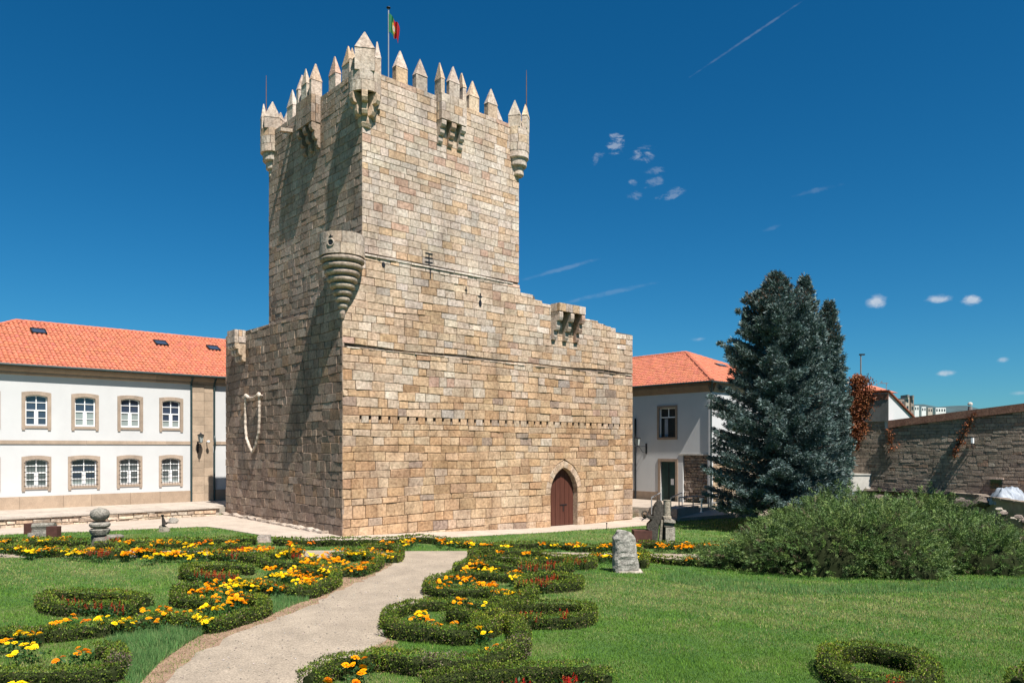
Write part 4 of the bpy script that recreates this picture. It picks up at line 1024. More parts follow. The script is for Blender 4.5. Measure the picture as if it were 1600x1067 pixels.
mb.prism([C2-UX*d+VX*-.3*0+ZX*z for d, z in ((.03,7.5),(.12,7.62),(.22,7.8),(.28,7.9),(.28,8.1),(-.2,8.1),(-.2,7.5))], VX*LV, (.62,.56,.5))
mb.prism([C2-VX*d+UX*.22+ZX*z for d, z in ((.03,7.5),(.12,7.62),(.22,7.8),(.28,7.9),(.28,8.1),(-.2,8.1),(-.2,7.5))], UX*LU, (.9,.84,.76))
mb.out('cornice', MT['trim'], b2)
cc = C2-UX*.42-VX*.42+ZX*8.14
mb = MB(); mb.tube([cc+VX*LV, cc, cc+UX*LU], .075, 8); mb.out('gutter', MT['gutter'], b2)
mb = MB(); mb.tube([cc, C2-UX*.1-VX*.12+ZX*7.4, C2-UX*.1-VX*.12+ZX*(-.3)], .055, 8); mb.out('downpipe', MT['gutter'], b2)
mb = MB(); q_ = C2+VX*t2(994)-UX*.1; mb.tube([q_+ZX*5.9, q_+ZX*-.3], .07, 8); mb.out('downpipe', MT['iron'], b2)
r2_, n2_ = 3.1, LU/2+.4; upA = (UX*n2_+ZX*r2_).normalized(); upB = (VX*n2_+ZX*r2_).normalized(); sl2 = math.hypot(n2_, r2_)
EA = C2-UX*.4-VX*.4+ZX*8.1
tile_slope('roof_tiles', EA+VX*(LV+.8), -VX, upA, LV+.8, sl2, lambda s, h: s < (LV+.8) - h/sl2*n2_ and s > h/sl2*n2_*.0, b2)
tile_slope('roof_tiles', EA, UX, upB, LU+.8, sl2, lambda s, h: s > h/sl2*n2_ and s < (LU+.8)-h/sl2*n2_, b2)
apx = EA+UX*n2_+VX*n2_+ZX*r2_; apb = EA+UX*n2_+VX*(LV+.8)+ZX*r2_
mb = MB(); mb.add([EA, EA+UX*(LU+.8), EA+VX*(LV+.8), EA+UX*(LU+.8)+VX*(LV+.8), apx, apb], [(0,1,4), (0,4,5,2), (1,3,5,4), (0,2,3,1), (2,5,3)]); mb.out('roof_deck', MT['tile'], b2)
ridge_tiles(EA+ZX*.08, apx+ZX*.05, b2, .13); ridge_tiles(apb+ZX*.05, apx+ZX*.05, b2, .13); ridge_tiles(EA+UX*(LU+.8)+ZX*.08, apx+ZX*.05, b2, .13)
c = EA + UX*(n2_+.6) + upB*(sl2*.60); nb_ = UX.cross(upB)
mb = MB(); mb.box(c-UX*.55-upB*.3, UX*1.1, upB*.6, nb_*.16); rl = mb.out('skylight', MT['iron'], b2)
mb = MB(); mb.box(c-UX*.48-upB*.24, UX*.96, upB*.48, nb_*.17); mb.out('pane', MT['glass2'], rl)
q_ = C2+VX*t2(1010)-UX*.02+ZX*zof(696, 53.5); ln_ = thing('bracket_lantern', q_, 'four-sided lantern on a horizontal iron bracket between keep and right building', 'lamp')
qe = C2+VX*t2(1010)-UX*.0+ZX*zof(697, 53.5); 
mb = MB(); d_ = (-UX*.75-VX*0 + VX*.25); mb.tube([qe, qe+d_*1.35], .028, 6); mb.tube([qe-ZX*.45, qe-ZX*.42+d_*.4, qe+d_*.8], .018, 6); mb.box(qe-ZX*.55-VX*.06, VX*.12, -UX*.04, ZX*.75); mb.out('bracket', MT['iron'], ln_)
lc = qe + d_*.95 + ZX*.08
mb = MB(); mb.lathe(lc, [(0,0),(.14,0),(.2,.48),(0,.48)], 4); mb.out('glass', MT['lampglass'], ln_)
mb = MB(); mb.lathe(lc, [(0,.62),(.05,.58),(.24,.5),(.24,.47),(0,.47)], 4)
for k in range(4): a_ = math.pi/2*k; mb.tube([lc+Vector((math.cos(a_)*.14, math.sin(a_)*.14, 0)), lc+Vector((math.cos(a_)*.2, math.sin(a_)*.2, .48))], .014, 5)
mb.out('frame', MT['iron'], ln_)

# platform, ramp and railings in front of it
def PZ(px, py, z): Y = F*(EYE-z)/(py-HOR); return Vector(((px-800)/F*Y, Y, z))
plat = [PZ(984,791.5,.1), PZ(1058,795,.1), C2-UX*.6-VX*.3+ZX*.1, C2+VX*12+ZX*.1, W(19.6,5.5,.1)]
pf = thing('entrance_platform', sum(plat, Vector())/5, None, None, kind='structure')
mb = MB(); mb.prism([Vector((p.x,p.y,-.8)) for p in plat], ZX*.82); mb.out('platform_body', MT['stone_dark'], pf)
mb = MB(); mb.prism([Vector((p.x,p.y,.02)) for p in plat], ZX*.08, (1.3,1.24,1.15)); mb.out('platform_top', MT['paving'], pf)
a_ = plat[0]; b_ = plat[1]; dd = (Vector((b_.x,b_.y,0))-Vector((a_.x,a_.y,0))); Lp = dd.length; dd.normalize(); nn = Vector((dd.y,-dd.x,0))
emit(masonry(Vector((a_.x,a_.y,0)), dd, nn, 0, Lp, -.75, .02, (.22,.32), (.35,.8), lambda z: pal([(2,(.55,.44,.32)),(1,(.6,.5,.4))]), pr=(0,.03)), pf, MT['stone'], 60)
ramp = [PZ(1058,812,-.45), PZ(1130,806.5,-.40), PZ(1214,800,-.36), PZ(1216,793,-.32), PZ(1130,793,-.1), PZ(1060,797,.08)]
mb = MB(); mb.add([(p.x,p.y,p.z+.10) for p in ramp] + [(p.x,p.y,-1.0) for p in ramp], [(0,1,4,5),(1,2,3,4),(0,6,7,1),(1,7,8,2),(2,8,9,3),(3,9,10,4),(4,10,11,5),(5,11,6,0)], (1.25,1.2,1.12)); props(mb.out('ramp', MT['paving']), kind='structure')
def railing(pts, label, h=.95, n_mid=1, rr=.036):
    root = thing('railing', pts[0], label, 'railing'); pts = [Vector(p) for p in pts]
    for p in pts: mb = MB(); mb.tube([p-ZX*.15, p+ZX*h], rr, 6); mb.out('post', MT['steel'], root)
    mb = MB(); mb.tube([p+ZX*h for p in pts], rr*1.1, 6); mb.out('handrail', MT['steel'], root)
    for k in range(n_mid): mb = MB(); mb.tube([p+ZX*h*(k+1)/(n_mid+1) for p in pts], rr*.8, 6); mb.out('rail', MT['steel'], root)
    return root
railing([PZ(x, y, z) for x, y, z in ((1061,803,-.2),(1083,801,-.2),(1107,799,-.22),(1130,797.5,-.24))], 'steel ramp railing nearest the lawn below the dark stone recess', 1.0)
railing([PZ(x, y, z) for x, y, z in ((1112,795,-.1),(1121,795,-.12),(1138,795.5,-.2),(1150,796,-.25),(1170,796.5,-.3))], 'thin steel railing along the sunlit ochre wall beside the ramp', .85)
railing([PZ(x, y, z) for x, y, z in ((1018,799,.1),(1032,789,.1))], 'short bright handrail left of the carved monument leading to the door', .8, 0, .035)
railing([PZ(x, y, z) for x, y, z in ((1048,801,.05),(1066,790,.1))], 'short bright handrail right of the carved monument leading to the door', .85, 0, .035)
p = PZ(1096, 800, .1); th_ = thing('light_bollard', p, 'white pedestal standing before the rough stone recess behind the ramp', 'bollard')  # small white light bollard beside the ramp
mb = MB(); mb.lathe(p, [(0,0),(.09,0),(.05,.08),(.05,.62),(.12,.68),(.13,.80),(0,.80)], 12); mb.out('bollard_body', MT['white'], th_)

# ------------------------------------------------------------------ old boundary wall on the right
WO = Vector((27.2, 40.0, 0))
def tw(px): a = (px-800)/F; return (a*WO.y - WO.x)/(VX.x - a*VX.y)
ow = thing('boundary_wall', WO+VX*4, 'long dark old stone boundary wall with a reddish coping on the right', 'wall')
TK = tw(1388.5)
topw = lambda t: (6.13 - .105*t) if t < TK else 5.36
stw = masonry(WO, VX, -UX, -5, 15, .6, 6.7, (.15,.26), (.25,.85), lambda z: pal([(3,(.36,.285,.22)),(3,(.33,.26,.20)),(2,(.39,.315,.245)),(1,(.30,.235,.185)),(.3,(.46,.39,.31)),(.4,(.36,.24,.17))]), top=lambda t: topw(t)-.40 if t < TK else topw(t), tilt=.004, pr=(-.004,.006), bev=.010, gap=.007, wave=.02)
emit(stw, ow, MT['oldwall'], 300)
mb = MB(); mb.prism([WO+UX*.05+VX*t+ZX*z for t, z in [(-4.95,-.5),(14.9,-.5),(14.9,topw(14)-.05),(TK,topw(14)-.05),(TK,topw(TK-.01)-.42),(-4.95,topw(-5)-.42)]], UX*.55); mb.out('wall_core', MT['mortar'], ow)
mcop = M('reddish_coping', (.17,.075,.05), .3, 2.5, .85, .01, 20, col2=(.30,.16,.11), fine=.3, fscale=12)
t = -5.0
while t < TK-.1:
    w = min(1.1, TK-t); mb = MB(); o_ = WO - UX*.10
    mb.add([o_+VX*(t+.004)+ZX*(topw(t)-.42), o_+VX*(t+w-.004)+ZX*(topw(t+w)-.42), o_+VX*(t+w-.004)+ZX*topw(t+w-.01), o_+VX*(t+.004)+ZX*topw(t),
            o_+UX*.8+VX*(t+.004)+ZX*(topw(t)-.42), o_+UX*.8+VX*(t+w-.004)+ZX*(topw(t+w)-.42), o_+UX*.8+VX*(t+w-.004)+ZX*(topw(t+w-.01)), o_+UX*.8+VX*(t+.004)+ZX*topw(t)], [(0,1,2,3),(5,4,7,6),(3,2,6,7),(0,4,5,1),(0,3,7,4),(1,5,6,2)]); mb.out('coping_slab', mcop, ow); t += w
tn = tw(1557); pn = WO+VX*tn
mb = MB(); mb.box(pn-VX*.28-UX*.07+ZX*1.55, VX*.55, UX*.12, ZX*.5); mb.out('niche_shade', MT['screen'], ow)  # dark raised box painting the shade of a square opening
mb = MB(); mb.box(pn-VX*.34-UX*.10+ZX*2.055, VX*.68, UX*.2, ZX*.09, (.6,.5,.42)); mb.out('lintel', MT['stone'], ow)
p = WO+VX*tw(1521)-UX*.25+ZX*zof(692, (WO+VX*tw(1521)).y); fl = thing('floodlight', p, 'small pale floodlight on a bracket against the dark old wall', 'lamp')
mb = MB(); mb.box(p-VX*.05-ZX*.02, VX*.1, UX*.2, ZX*.3); mb.out('lamp_head', MT['white'], fl); mb = MB(); mb.tube([p-ZX*.3+UX*.2, p-ZX*.25, p], .03, 6); mb.out('bracket', MT['iron'], fl)

# lean-to house behind it
K = WO+VX*TK; hs_ = thing('lean_to_house', K+UX*1.5+VX*2, 'small house with grey side wall and white sloping gable behind the old wall', 'house')
zt, zb2 = zof(613, K.y), 6.0
def wedge(u0, u1, v0, v1, off, z0=4.0): 
    sl3 = (zt-zb2)/2.9
    return [K+UX*u0+VX*v0+ZX*z0, K+UX*u1+VX*v0+ZX*z0, K+UX*u1+VX*v0+ZX*(zt-sl3*u1+off), K+UX*u0+VX*v0+ZX*(zt-sl3*u0+off)]
mb = MB(); mb.prism(wedge(.02,4.5,.03,0,0), VX*5.2); mb.out('gable_wall', MT['plaster'], hs_)
mb = MB(); mb.box(K+UX*-.06+VX*.0+ZX*5.36, VX*5.2, UX*.07, ZX*(zt-5.36-.42)); mb.out('side_wall', MT['greywall'], hs_)
mb = MB(); mb.box(K+UX*-.08+ZX*(zt-.42), VX*5.2, UX*.09, ZX*.36); mb.out('red_band', mcop, hs_)
sl3 = (zt-zb2)/2.9; upx = (UX*-1+ZX*sl3).normalized()
mb = MB(); mb.prism([K-UX*.15-VX*.1+ZX*(zt+sl3*.15+.02), K+UX*4.7-VX*.1+ZX*(zt-sl3*4.7+.02), K+UX*4.7-VX*.1+ZX*(zt-sl3*4.7+.09), K-UX*.15-VX*.1+ZX*(zt+sl3*.15+.09)], VX*5.5, (.6,.6,.6)); mb.out('roof', MT['tile'], hs_)
p = Vector(((1385-800)/F*47.5, 47.5, 6.9)); ta = thing('tv_antenna', p, 'thin television antenna above the grey-walled house', 'antenna')
mb = MB(); zt2 = zof(598, 47.5); mb.tube([p, Vector((p.x,p.y,zt2))], .02, 5); mb.out('mast', MT['steel'], ta)
mb = MB(); mb.tube([Vector((p.x-.45,p.y,zt2-.02)), Vector((p.x+.1,p.y,zt2-.05))], .012, 4)
for k in range(6): mb.tube([Vector((p.x-.42+k*.09,p.y-.22,zt2-.03)), Vector((p.x-.42+k*.09,p.y+.22,zt2-.03))], .009, 4)
mb.out('elements', MT['steel'], ta)
Yp = 58.0; p = Vector(((1345-800)/F*Yp, Yp, 0)); lp = thing('lamp_post', p, 'tall thin lamp post rising above the rusty climber', 'lamp post')
mb = MB(); zt3 = zof(554, Yp); mb.tube([p, Vector((p.x,p.y,zt3))], [.09,.05], 8); mb.out('pole', MT['greywall'], lp)
mb = MB(); mb.box(Vector((p.x-.1,p.y-.1,zt3-.05)), (.38,0,0), (0,.2,0), (0,0,.1)); mb.out('lamp_head', MT['iron'], lp)
Yh = 62.0; c = Vector(((1362-800)/F*Yh, Yh, 0)); rh = thing('roof_house', c, 'bright orange roof corner peeping over the grey-walled house', 'house')
zr, ze = zof(606, Yh), zof(614, Yh)
mb = MB(); mb.box(c-UX*1.2-VX*1.2, UX*2.4, VX*2.4, ZX*ze); mb.out('wall', MT['plaster'], rh); mb = MB(); mb.add([c-UX*1.5-VX*1.5+ZX*ze, c+UX*1.5-VX*1.5+ZX*ze, c+UX*1.5+VX*1.5+ZX*ze, c-UX*1.5+VX*1.5+ZX*ze, c-UX*.6+ZX*(zr+.2), c+UX*.6+ZX*(zr+.2)], [(0,1,5,4),(1,2,5),(2,3,4,5),(3,0,4),(3,2,1,0)]); mb.out('roof', MT['tile'], rh)

# upper terrace, capstones and boulders
ZT = 1.22
ft_ = [PZ(1326,764.5,ZT), PZ(1400,765.5,ZT), PZ(1470,768.5,ZT), PZ(1520,773,ZT), PZ(1556,779,ZT), PZ(1600,786,ZT), PZ(1760,812,ZT)]
bk_ = [WO-VX*7+UX*.1, WO+VX*16+UX*.1]; bk_ = [Vector((p.x,p.y,ZT)) for p in bk_]
lf_ = PZ(1300,763,ZT)
ut = thing('upper_terrace', ft_[2], None, None, kind='structure')
mb = MB(); pol = [lf_]+ft_+[Vector((ft_[-1].x+6, ft_[-1].y, ZT))]+bk_; mb.prism([Vector((p.x,p.y,-.9)) for p in pol], ZX*(ZT+.9-.08)); mb.out('terrace_body', MT['stone_dark'], ut)
mb = MB(); mb.prism([Vector((p.x,p.y,ZT-.08)) for p in pol], ZX*.02); mb.out('terrace_soil', MT['soil'], ut)
al = [lf_]+ft_
for i in range(len(al)-1):
    a_, b_ = al[i], al[i+1]; L_ = (b_-a_).length; d_ = (b_-a_).normalized(); n_ = Vector((d_.y,-d_.x,0)); x = 0
    while x < L_-.05:
        w = min(random.uniform(.5, 1.0), L_-x); k = random.uniform(.75, 1.05); mb = MB(); mb.box(a_+d_*(x+.01)+n_*random.uniform(.0,.08)-ZX*.07, d_*(w-.02), -n_*.45, ZX*(.10+random.uniform(0,.05)), (k*.95, k*.88, k*.8)); mb.out('capstone', MT['paving'], ut, jit=.008); x += w
def boulder(c, r, tint, name='boulder', label=None, group=None, mat='rock', sq=(1,1,.75), cat='rock', sub=2, parent=None, amp=.16):
    bm = bmesh.new(); bmesh.ops.create_icosphere(bm, subdivisions=sub, radius=1)
    ax = [Vector((random.gauss(0,1), random.gauss(0,1), random.gauss(0,1))).normalized() for _ in range(10)]; of = [random.uniform(.45,.8) for _ in range(10)]
    rz_ = random.uniform(0,3.14); sq = (sq[0]*random.uniform(.8,1.3), sq[1]*random.uniform(.8,1.2), sq[2]*random.uniform(.7,1.1)) if mat == 'rock' else sq
    V = []
    for v in bm.verts:
        p = v.co.copy()
        for a_, o_ in zip(ax, of):
            d = p.dot(a_)
            if d > o_: p -= a_*(d-o_)*.97
        p *= 1+random.gauss(0, amp*.15); V.append((c[0]+p.x*r*sq[0], c[1]+p.y*r*sq[1], c[2]+p.z*r*sq[2]))
    Fc = [tuple(v.index for v in f.verts) for f in bm.faces]; bm.free()
    o = mk(name, V, Fc, MT[mat], parent, tint=[tint]*len(V), org=c if parent is None else None)
    if label: props(o, label, cat, group)
    return o
for i in range(46):
    px = random.uniform(1372, 1548); f = random.random(); py = 772 + (px-1372)*.05 + f*16
    p = PZ(px, py+4, 1.0-f*.9); boulder((p.x, p.y, p.z), random.uniform(.22,.5), pal([(3,(.16,.125,.105)),(1,(.22,.18,.15)),(1,(.11,.09,.075))]), 'boulder', 'dark rough boulder in the bank below the old wall ledge', 'dark boulders in the bank under the ledge')
for i in range(22):
    px = random.uniform(1535, 1640); f = random.random(); py = 792 + (px-1550)*.30 + f*14
    p = PZ(px, py, .9-f*.8); boulder((p.x, p.y, p.z), random.uniform(.14,.30), pal([(2,(.42,.37,.30)),(1,(.42,.36,.30)),(1,(.24,.19,.16))]), 'rubble_stone', 'pale rubble stone sliding down beside the tarpaulin', 'pale rubble stones by the tarpaulin')
p = PZ(1345, 765, ZT); cb_ = MB(); cb_.box(p-UX*.0-Vector((.85,0,0))+Vector((0,.1,-.1)), (1.62,0,0), (0,.8,0), ZX*1.0); cb_.box(p-Vector((.9,-.05,0))+ZX*.9, (1.72,0,0), (0,.9,0), ZX*.07)
props(cb_.out('concrete_block', MT['concrete'], org=p), 'pale concrete block on the ledge at the foot of the old wall', 'block')
for k, (xa, ya, xb, yb) in enumerate(((1343,722,1366,760),(1349,728,1371,761),(1337,735,1362,762))):
    a_ = PZ(xb, yb+2, ZT); b_ = Vector(((xa-800)/F*(a_.y+1.3), a_.y+1.3, zof(ya, a_.y+1.3))); mb = MB(); mb.tube([a_-Vector((0,.6,0)), b_], .022, 5, tint=(.62,.48,.30))
    props(mb.out('cane', MT['stone'], org=a_), 'long dry cane leaning on the old wall beside the concrete block', 'cane', 'dry canes leaning by the concrete block')
# tarpaulin over a heap
base = PZ(1590, 800, .60); Vt = []; n1_ = 34; n2_ = 22
for j in range(n2_+1):
    for i in range(n1_+1):
        u, v = i/n1_*2-1, j/n2_*2-1
        x = base.x + u*.85 + .15; y = base.y + .7 + v*.8
        h = 1.5*(1-abs(u)**4*.5)*(1-max(0,-v)**1.3*.95)*(1 - max(0, v)**3*.4) + .05*math.sin(u*9+v*3)+.035*math.sin(u*21+v*5)+.03*math.sin(v*17+u*6)
        Vt.append((x+.05*math.sin(v*13), y+.05*math.sin(u*11), base.z+h-.35))
Ft = [(j*(n1_+1)+i, j*(n1_+1)+i+1, (j+1)*(n1_+1)+i+1, (j+1)*(n1_+1)+i) for j in range(n2_) for i in range(n1_)]
props(mk('tarpaulin', Vt, Ft, MT['tarp'], org=base, smooth=True), 'wrinkled pale grey tarpaulin draped over a heap below the old wall', 'tarpaulin')

# ------------------------------------------------------------------ distance
hill = []
nh = 90; Yd = 2600
for j in range(2):
    for i in range(nh+1):
        px = -300 + 2400*i/nh; X = (px-800)/F*Yd
        hgt = zof(636 - 8*math.exp(-((px-1440)/35)**2) - 3*math.sin(px*.021) - 2*math.sin(px*.07) - .8*math.sin(px*.31), Yd)
        hill.append((X, Yd + (0 if j == 0 else 900), -5 if j == 0 else hgt)) if j == 0 else hill.append((X, Yd+500, hgt*(Yd+500)/Yd))
for i in range(nh+1): hill.append((hill[i][0]*1.6, Yd+1500, -5))
Fh = [(j*(nh+1)+i, j*(nh+1)+i+1, (j+1)*(nh+1)+i+1, (j+1)*(nh+1)+i) for j in range(2) for i in range(nh)]
props(mk('hills', hill, Fh, M('hazy_wooded_hills', (.045,.075,.08), .3, .01, .95), smooth=True), kind='structure')  # bluish distance haze is put into the colour of the woods
def block(px0, px1, pyt, Y, colr, label, nwx=3, nwz=6, extra=None):
    x0, x1 = (px0-800)/F*Y, (px1-800)/F*Y; zt_ = zof(pyt, Y); c = Vector(((x0+x1)/2, Y, 0)); r = thing('apartment_block', c, label, 'building')
    mb = MB(); mb.box((x0,Y,0), (x1-x0,0,0), (0,12,0), (0,0,zt_)); mb.out('wall', colr, r)
    w = (x1-x0)/nwx
    for i in range(nwx):
        for k in range(nwz):
            z = zt_-2.2-k*3.0
            if z < 5: continue
            mb = MB(); mb.box((x0+w*(i+.25), Y-.05, z), (w*.5,0,0), (0,.08,0), (0,0,1.5)); mb.out('window', MT['screen'], r)
    if extra:
        for (fx, fw, fh) in extra: mb = MB(); mb.box((x0+(x1-x0)*fx, Y-1, zt_), ((x1-x0)*fw,0,0), (0,6,0), (0,0,fh)); mb.out('stair_tower', MT['greywall'], r)
    return r
mbei = M('beige_render', (.42,.36,.30), .1, .3, .9); mgrey = M('brown_grey_render', (.24,.20,.17), .1, .3, .9)
block(1405, 1413, 624, 330, mgrey, 'leftmost slab of the distant grey apartment group above the sloping gable', 2, 4)
block(1415, 1421, 621, 332, mbei, 'middle slab of the distant grey apartment group above the old wall', 1, 4, [(.2,.5,1.2)])
block(1423, 1428, 622, 334, mgrey, 'rightmost slab of the distant grey apartment group above the old wall', 1, 4, [(.2,.5,1.2)])
mwh = M('far_white_render', (.62,.62,.6), .06, .3, .9)
block(1429, 1436, 634, 420, mwh, 'distant white house just right of the grey apartments', 2, 1)
block(1440, 1447, 635.5, 430, mwh, 'distant low white house below the dark hilltop', 2, 1)
block(1450, 1457, 637, 440, mbei, 'distant low beige house right of the white ones', 2, 1)
block(1462, 1478, 637, 450, mwh, 'widest distant white house above the old wall', 4, 1)
pv = WO+VX*tw(1513)+UX*.3; zv = topw(tw(1513)); vt = thing('roof_vent', pv+ZX*zv, 'small pale vent standing on the reddish wall coping', 'vent')
mb = MB(); mb.lathe(pv+ZX*zv, [(0,0),(.12,0),(.10,.25),(0,.25)], 10); mb.out('pipe', MT['greywall'], vt); mb = MB(); mb.lathe(pv+ZX*(zv+.3), [(0,0),(.12,0),(.13,.07),(.09,.15),(0,.18)], 10); mb.out('cap', MT['concrete'], vt)

# ------------------------------------------------------------------ archaeological stones on the lawn
def LC(px, py, dz=0): p = G(px, py); return p
# standing stone
p = LC(978, 893); ss_ = thing('standing_stone', p, 'tall weathered granite standing stone on the lawn right of the path', 'stone')
k = p.y/F; w = 40*k; h = 64*k; Vs = []; n_ = 18; rows_ = 14
for j in range(rows_+1):
    f = j/rows_; z = h*f
    wx = w/2*(1.0 - .10*f + .05*math.sin(f*7)) * (1 if f < .86 else (1-(f-.86)*2.2)); wy = wx*.72
    for i in range(n_):
        a = 2*math.pi*i/n_; cx, sy = math.cos(a), math.sin(a); e = .55
        x = math.copysign(abs(cx)**e, cx)*wx; y = math.copysign(abs(sy)**e, sy)*wy
        lean = -.05*w*f*2 + (.06*w if f > .9 and cx < 0 else 0)
        Vs.append((p.x+x+lean+random.gauss(0,.014), p.y+y+random.gauss(0,.014), p.z-.05+z+random.gauss(0,.012)+(.05 if f > .9 and cx < .2 else 0)))
Fs = [(j*n_+i, j*n_+(i+1) % n_, (j+1)*n_+(i+1) % n_, (j+1)*n_+i) for j in range(rows_) for i in range(n_)] + [tuple(rows_*n_+i for i in range(n_))]
mk('shaft', Vs, Fs, MT['lichen'], ss_, tint=[(1.15,1.12,1.08)]*len(Vs))
mb = MB(); mb.box(p-Vector((w*.35,w*.42,.03)), (w*.95,0,0), (0,w*.8,0), (0,0,.09), (.6,.55,.48)); mb.out('base_slab', MT['stone'], ss_, jit=.01)
# stack of round stones
p = LC(156, 852); stk = thing('stone_stack', p, 'stack of rounded millstones topped by a stone ball on the lawn', 'stones'); k = p.y/F
boulder((p.x, p.y, p.z+.18), 22*k, (.62,.58,.52), 'base_stone', mat='lichen', sq=(.82,.8,.62), parent=stk)
mb = MB(); mb.lathe(p, [(0,.40),(.30,.42),(.34,.52),(.36,.60),(.30,.64),(0,.64)], 24, tint=(.9,.87,.8)); mb.out('disc', MT['lichen'], stk)
mb = MB(); mb.lathe(p, [(0,.66),(.30,.68),(.36,.75),(.36,.82),(.30,.88),(0,.88)], 24, tint=(1.0,.96,.9)); mb.out('disc', MT['lichen'], stk)
mb = MB(); mb.lathe(p, [(0,.35),(.2,.36),(.22,.9),(0,.91)], 14, tint=(.4,.38,.35)); mb.out('neck', MT['lichen'], stk)
mb = MB(); mb.lathe(p, [(0,.90),(.16,.92),(.30,1.04),(.34,1.17),(.31,1.29),(.20,1.38),(.07,1.41),(.05,1.44),(0,1.44)], 24, tint=(.95,.92,.86)); mb.out('ball', MT['lichen'], stk, smooth=True)
p = LC(178, 844); mb = MB(); mb.lathe(p, [(0,0),(.25,.0),(.36,.12),(.36,.18),(.28,.22),(0,.2)], 24, tint=(.8,.76,.7)); o = mb.out('millstone', MT['lichen'], org=p); props(o, 'flat round millstone lying in the grass right of the stone stack', 'millstone')
# stone bench-like relief between corten plates
p = LC(63, 839); rf = thing('carved_lintel', p, 'carved stone lintel on a pale block between rusty plates', 'stone'); k = p.y/F
mb = MB(); mb.box(p+Vector((-.52,0,0)), (.98,0,0), (0,.5,0), (0,0,.16), (1.05,1.0,.95)); mb.box(p+Vector((-.40,.05,.16)), (.80,0,0), (0,.4,0), (0,0,.14), (1.1,1.05,1.0)); mb.out('block', MT['lichen'], rf, jit=.008)
mb = MB(); mb.tube([p+Vector((-.46,.25,.42)), p+Vector((.46,.25,.44))], [.13,.135], 12, tint=(.8,.76,.7)); mb.out('roll', MT['lichen'], rf); mb = MB(); mb.box(p+Vector((-.42,.12,.3)), (.84,0,0), (0,.25,0), (0,0,.08), (.5,.47,.43)); mb.out('core', MT['lichen'], rf)
def plate(px, py, wpx, hpx, label, dep=.4):
    p = LC(px, py); k = p.y/F; o = MB(); o.box(p-Vector((wpx*k/2,0,.05)), (wpx*k,0,0), (0,dep,0), (0,0,hpx*k+.05)); props(o.out('rusty_plinth', MT['corten'], org=p), label, 'plinth')
plate(44, 835, 14, 17, 'dark rusty steel plinth left of the carved lintel', .5); plate(80.5, 840.5, 17, 18, 'dark rusty steel plinth right of the carved lintel', .3)
plate(1005, 848, 28, 19, 'reddish rusty steel box left of the dark carved monument', .8)
# small boulder with dark bronze bird-like fragment
p = LC(256, 830.5); sb_ = thing('small_fragment_stone', p, 'small rounded stone with a dark upright fragment on the lawn before the terrace', 'stone')
boulder((p.x, p.y, p.z+.08), .36, (.75,.68,.58), 'base_stone', mat='lichen', sq=(.85,.7,.85), parent=sb_)
mb = MB(); mb.tube([p+Vector((.03,0,.3)), p+Vector((-.02,0,.5)), p+Vector((-.06,0,.66)), p+Vector((-.05,-.02,.74))], [.11,.07,.045,.07], 8, tint=(.16,.14,.13)); mb.tube([p+Vector((.0,0,.33)), p+Vector((.16,0,.40)), p+Vector((.24,0,.41))], [.06,.04,.015], 6, tint=(.16,.14,.13)); mb.out('fragment', MT['lichen'], sb_)
p = LC(270, 818); boulder((p.x, p.y, p.z+.15), .22, (1.05,1.0,.95), 'pale_stone', 'whitish rough stone leaning at the terrace foot behind the small fragment', None, 'lichen', (1.3,.7,.8), 'stone')
p = G(413, 846); mb = MB(); mb.box(p-Vector((.26,.1,.05)), (.5,0,0), (0,.22,0), (0,0,.34), (.62,.56,.50)); props(mb.out('marker_stone', MT['stone'], org=p, jit=.012), 'squat pale marker stone in the hedge gap below the keep corner', 'stone')
# monument: dark weathered carved uprights with a paler broken column
p = LC(1030, 848); k = p.y/F; mo = thing('carved_monument', p, 'dark carved stone monument with a pale broken pillar on the right lawn', 'monument')
def mp(px, py, d=0): return Vector((p.x+(px-1030)*k, p.y+d, p.z+(848-py)*k))
dk = (.16,.15,.14)
sil = [(1019,848),(1020,832),(1012,826),(1013,820),(1020,812),(1010,809),(1007,804),(1014,806),(1022,806),(1022,798),(1026,788),(1030,782),(1034,782),(1037,790),(1037,803),(1034,812),(1031,824),(1027,848)]
mb = MB(); mb.prism([mp(x, y, .1) for x, y in sil], Vector((0,.42,0)), (.26,.24,.22)); mb.out('carved_slab', MT['lichen'], mo, jit=.012)
ring = [mp(1009+4.2*math.cos(a*math.pi/6), 804+5.5*math.sin(a*math.pi/6), .25) for a in range(12)]
mb = MB(); mb.tube(ring, .035, 6, tint=(.3,.27,.25), closed=True); mb.out('iron_ring', MT['lichen'], mo)
mb = MB(); mb.prism([mp(x, y, -.02) for x, y in ((1030,846),(1033,812),(1036,812),(1034,846))], Vector((0,.2,0)), (.9,.8,.68)); mb.out('wedge_stone', MT['lichen'], mo)
mb = MB(); mb.prism([mp(x, y, .2) for x, y in ((1034,848),(1036,808),(1041,808),(1040,848))], Vector((0,.3,0)), dk); mb.out('inner_slab', MT['lichen'], mo)
mb = MB(); mb.box(mp(1040,848,.0), (15*k,0,0), (0,.45,0), (0,0,24*k), (1.25,1.15,1.05)); mb.out('pillar_base', MT['lichen'], mo, jit=.006)
mb = MB(); mb.prism([mp(x, y, -.08) for x, y in ((1037,815),(1055,817),(1055,813),(1053,812),(1038,811))], Vector((0,.6,0)), (1.3,1.2,1.1)); mb.prism([mp(x, y, .0) for x, y in ((1038,823),(1053,823),(1054,817.2),(1037.5,815.2))], Vector((0,.42,0)), (.5,.45,.4)); mb.out('capital', MT['lichen'], mo)
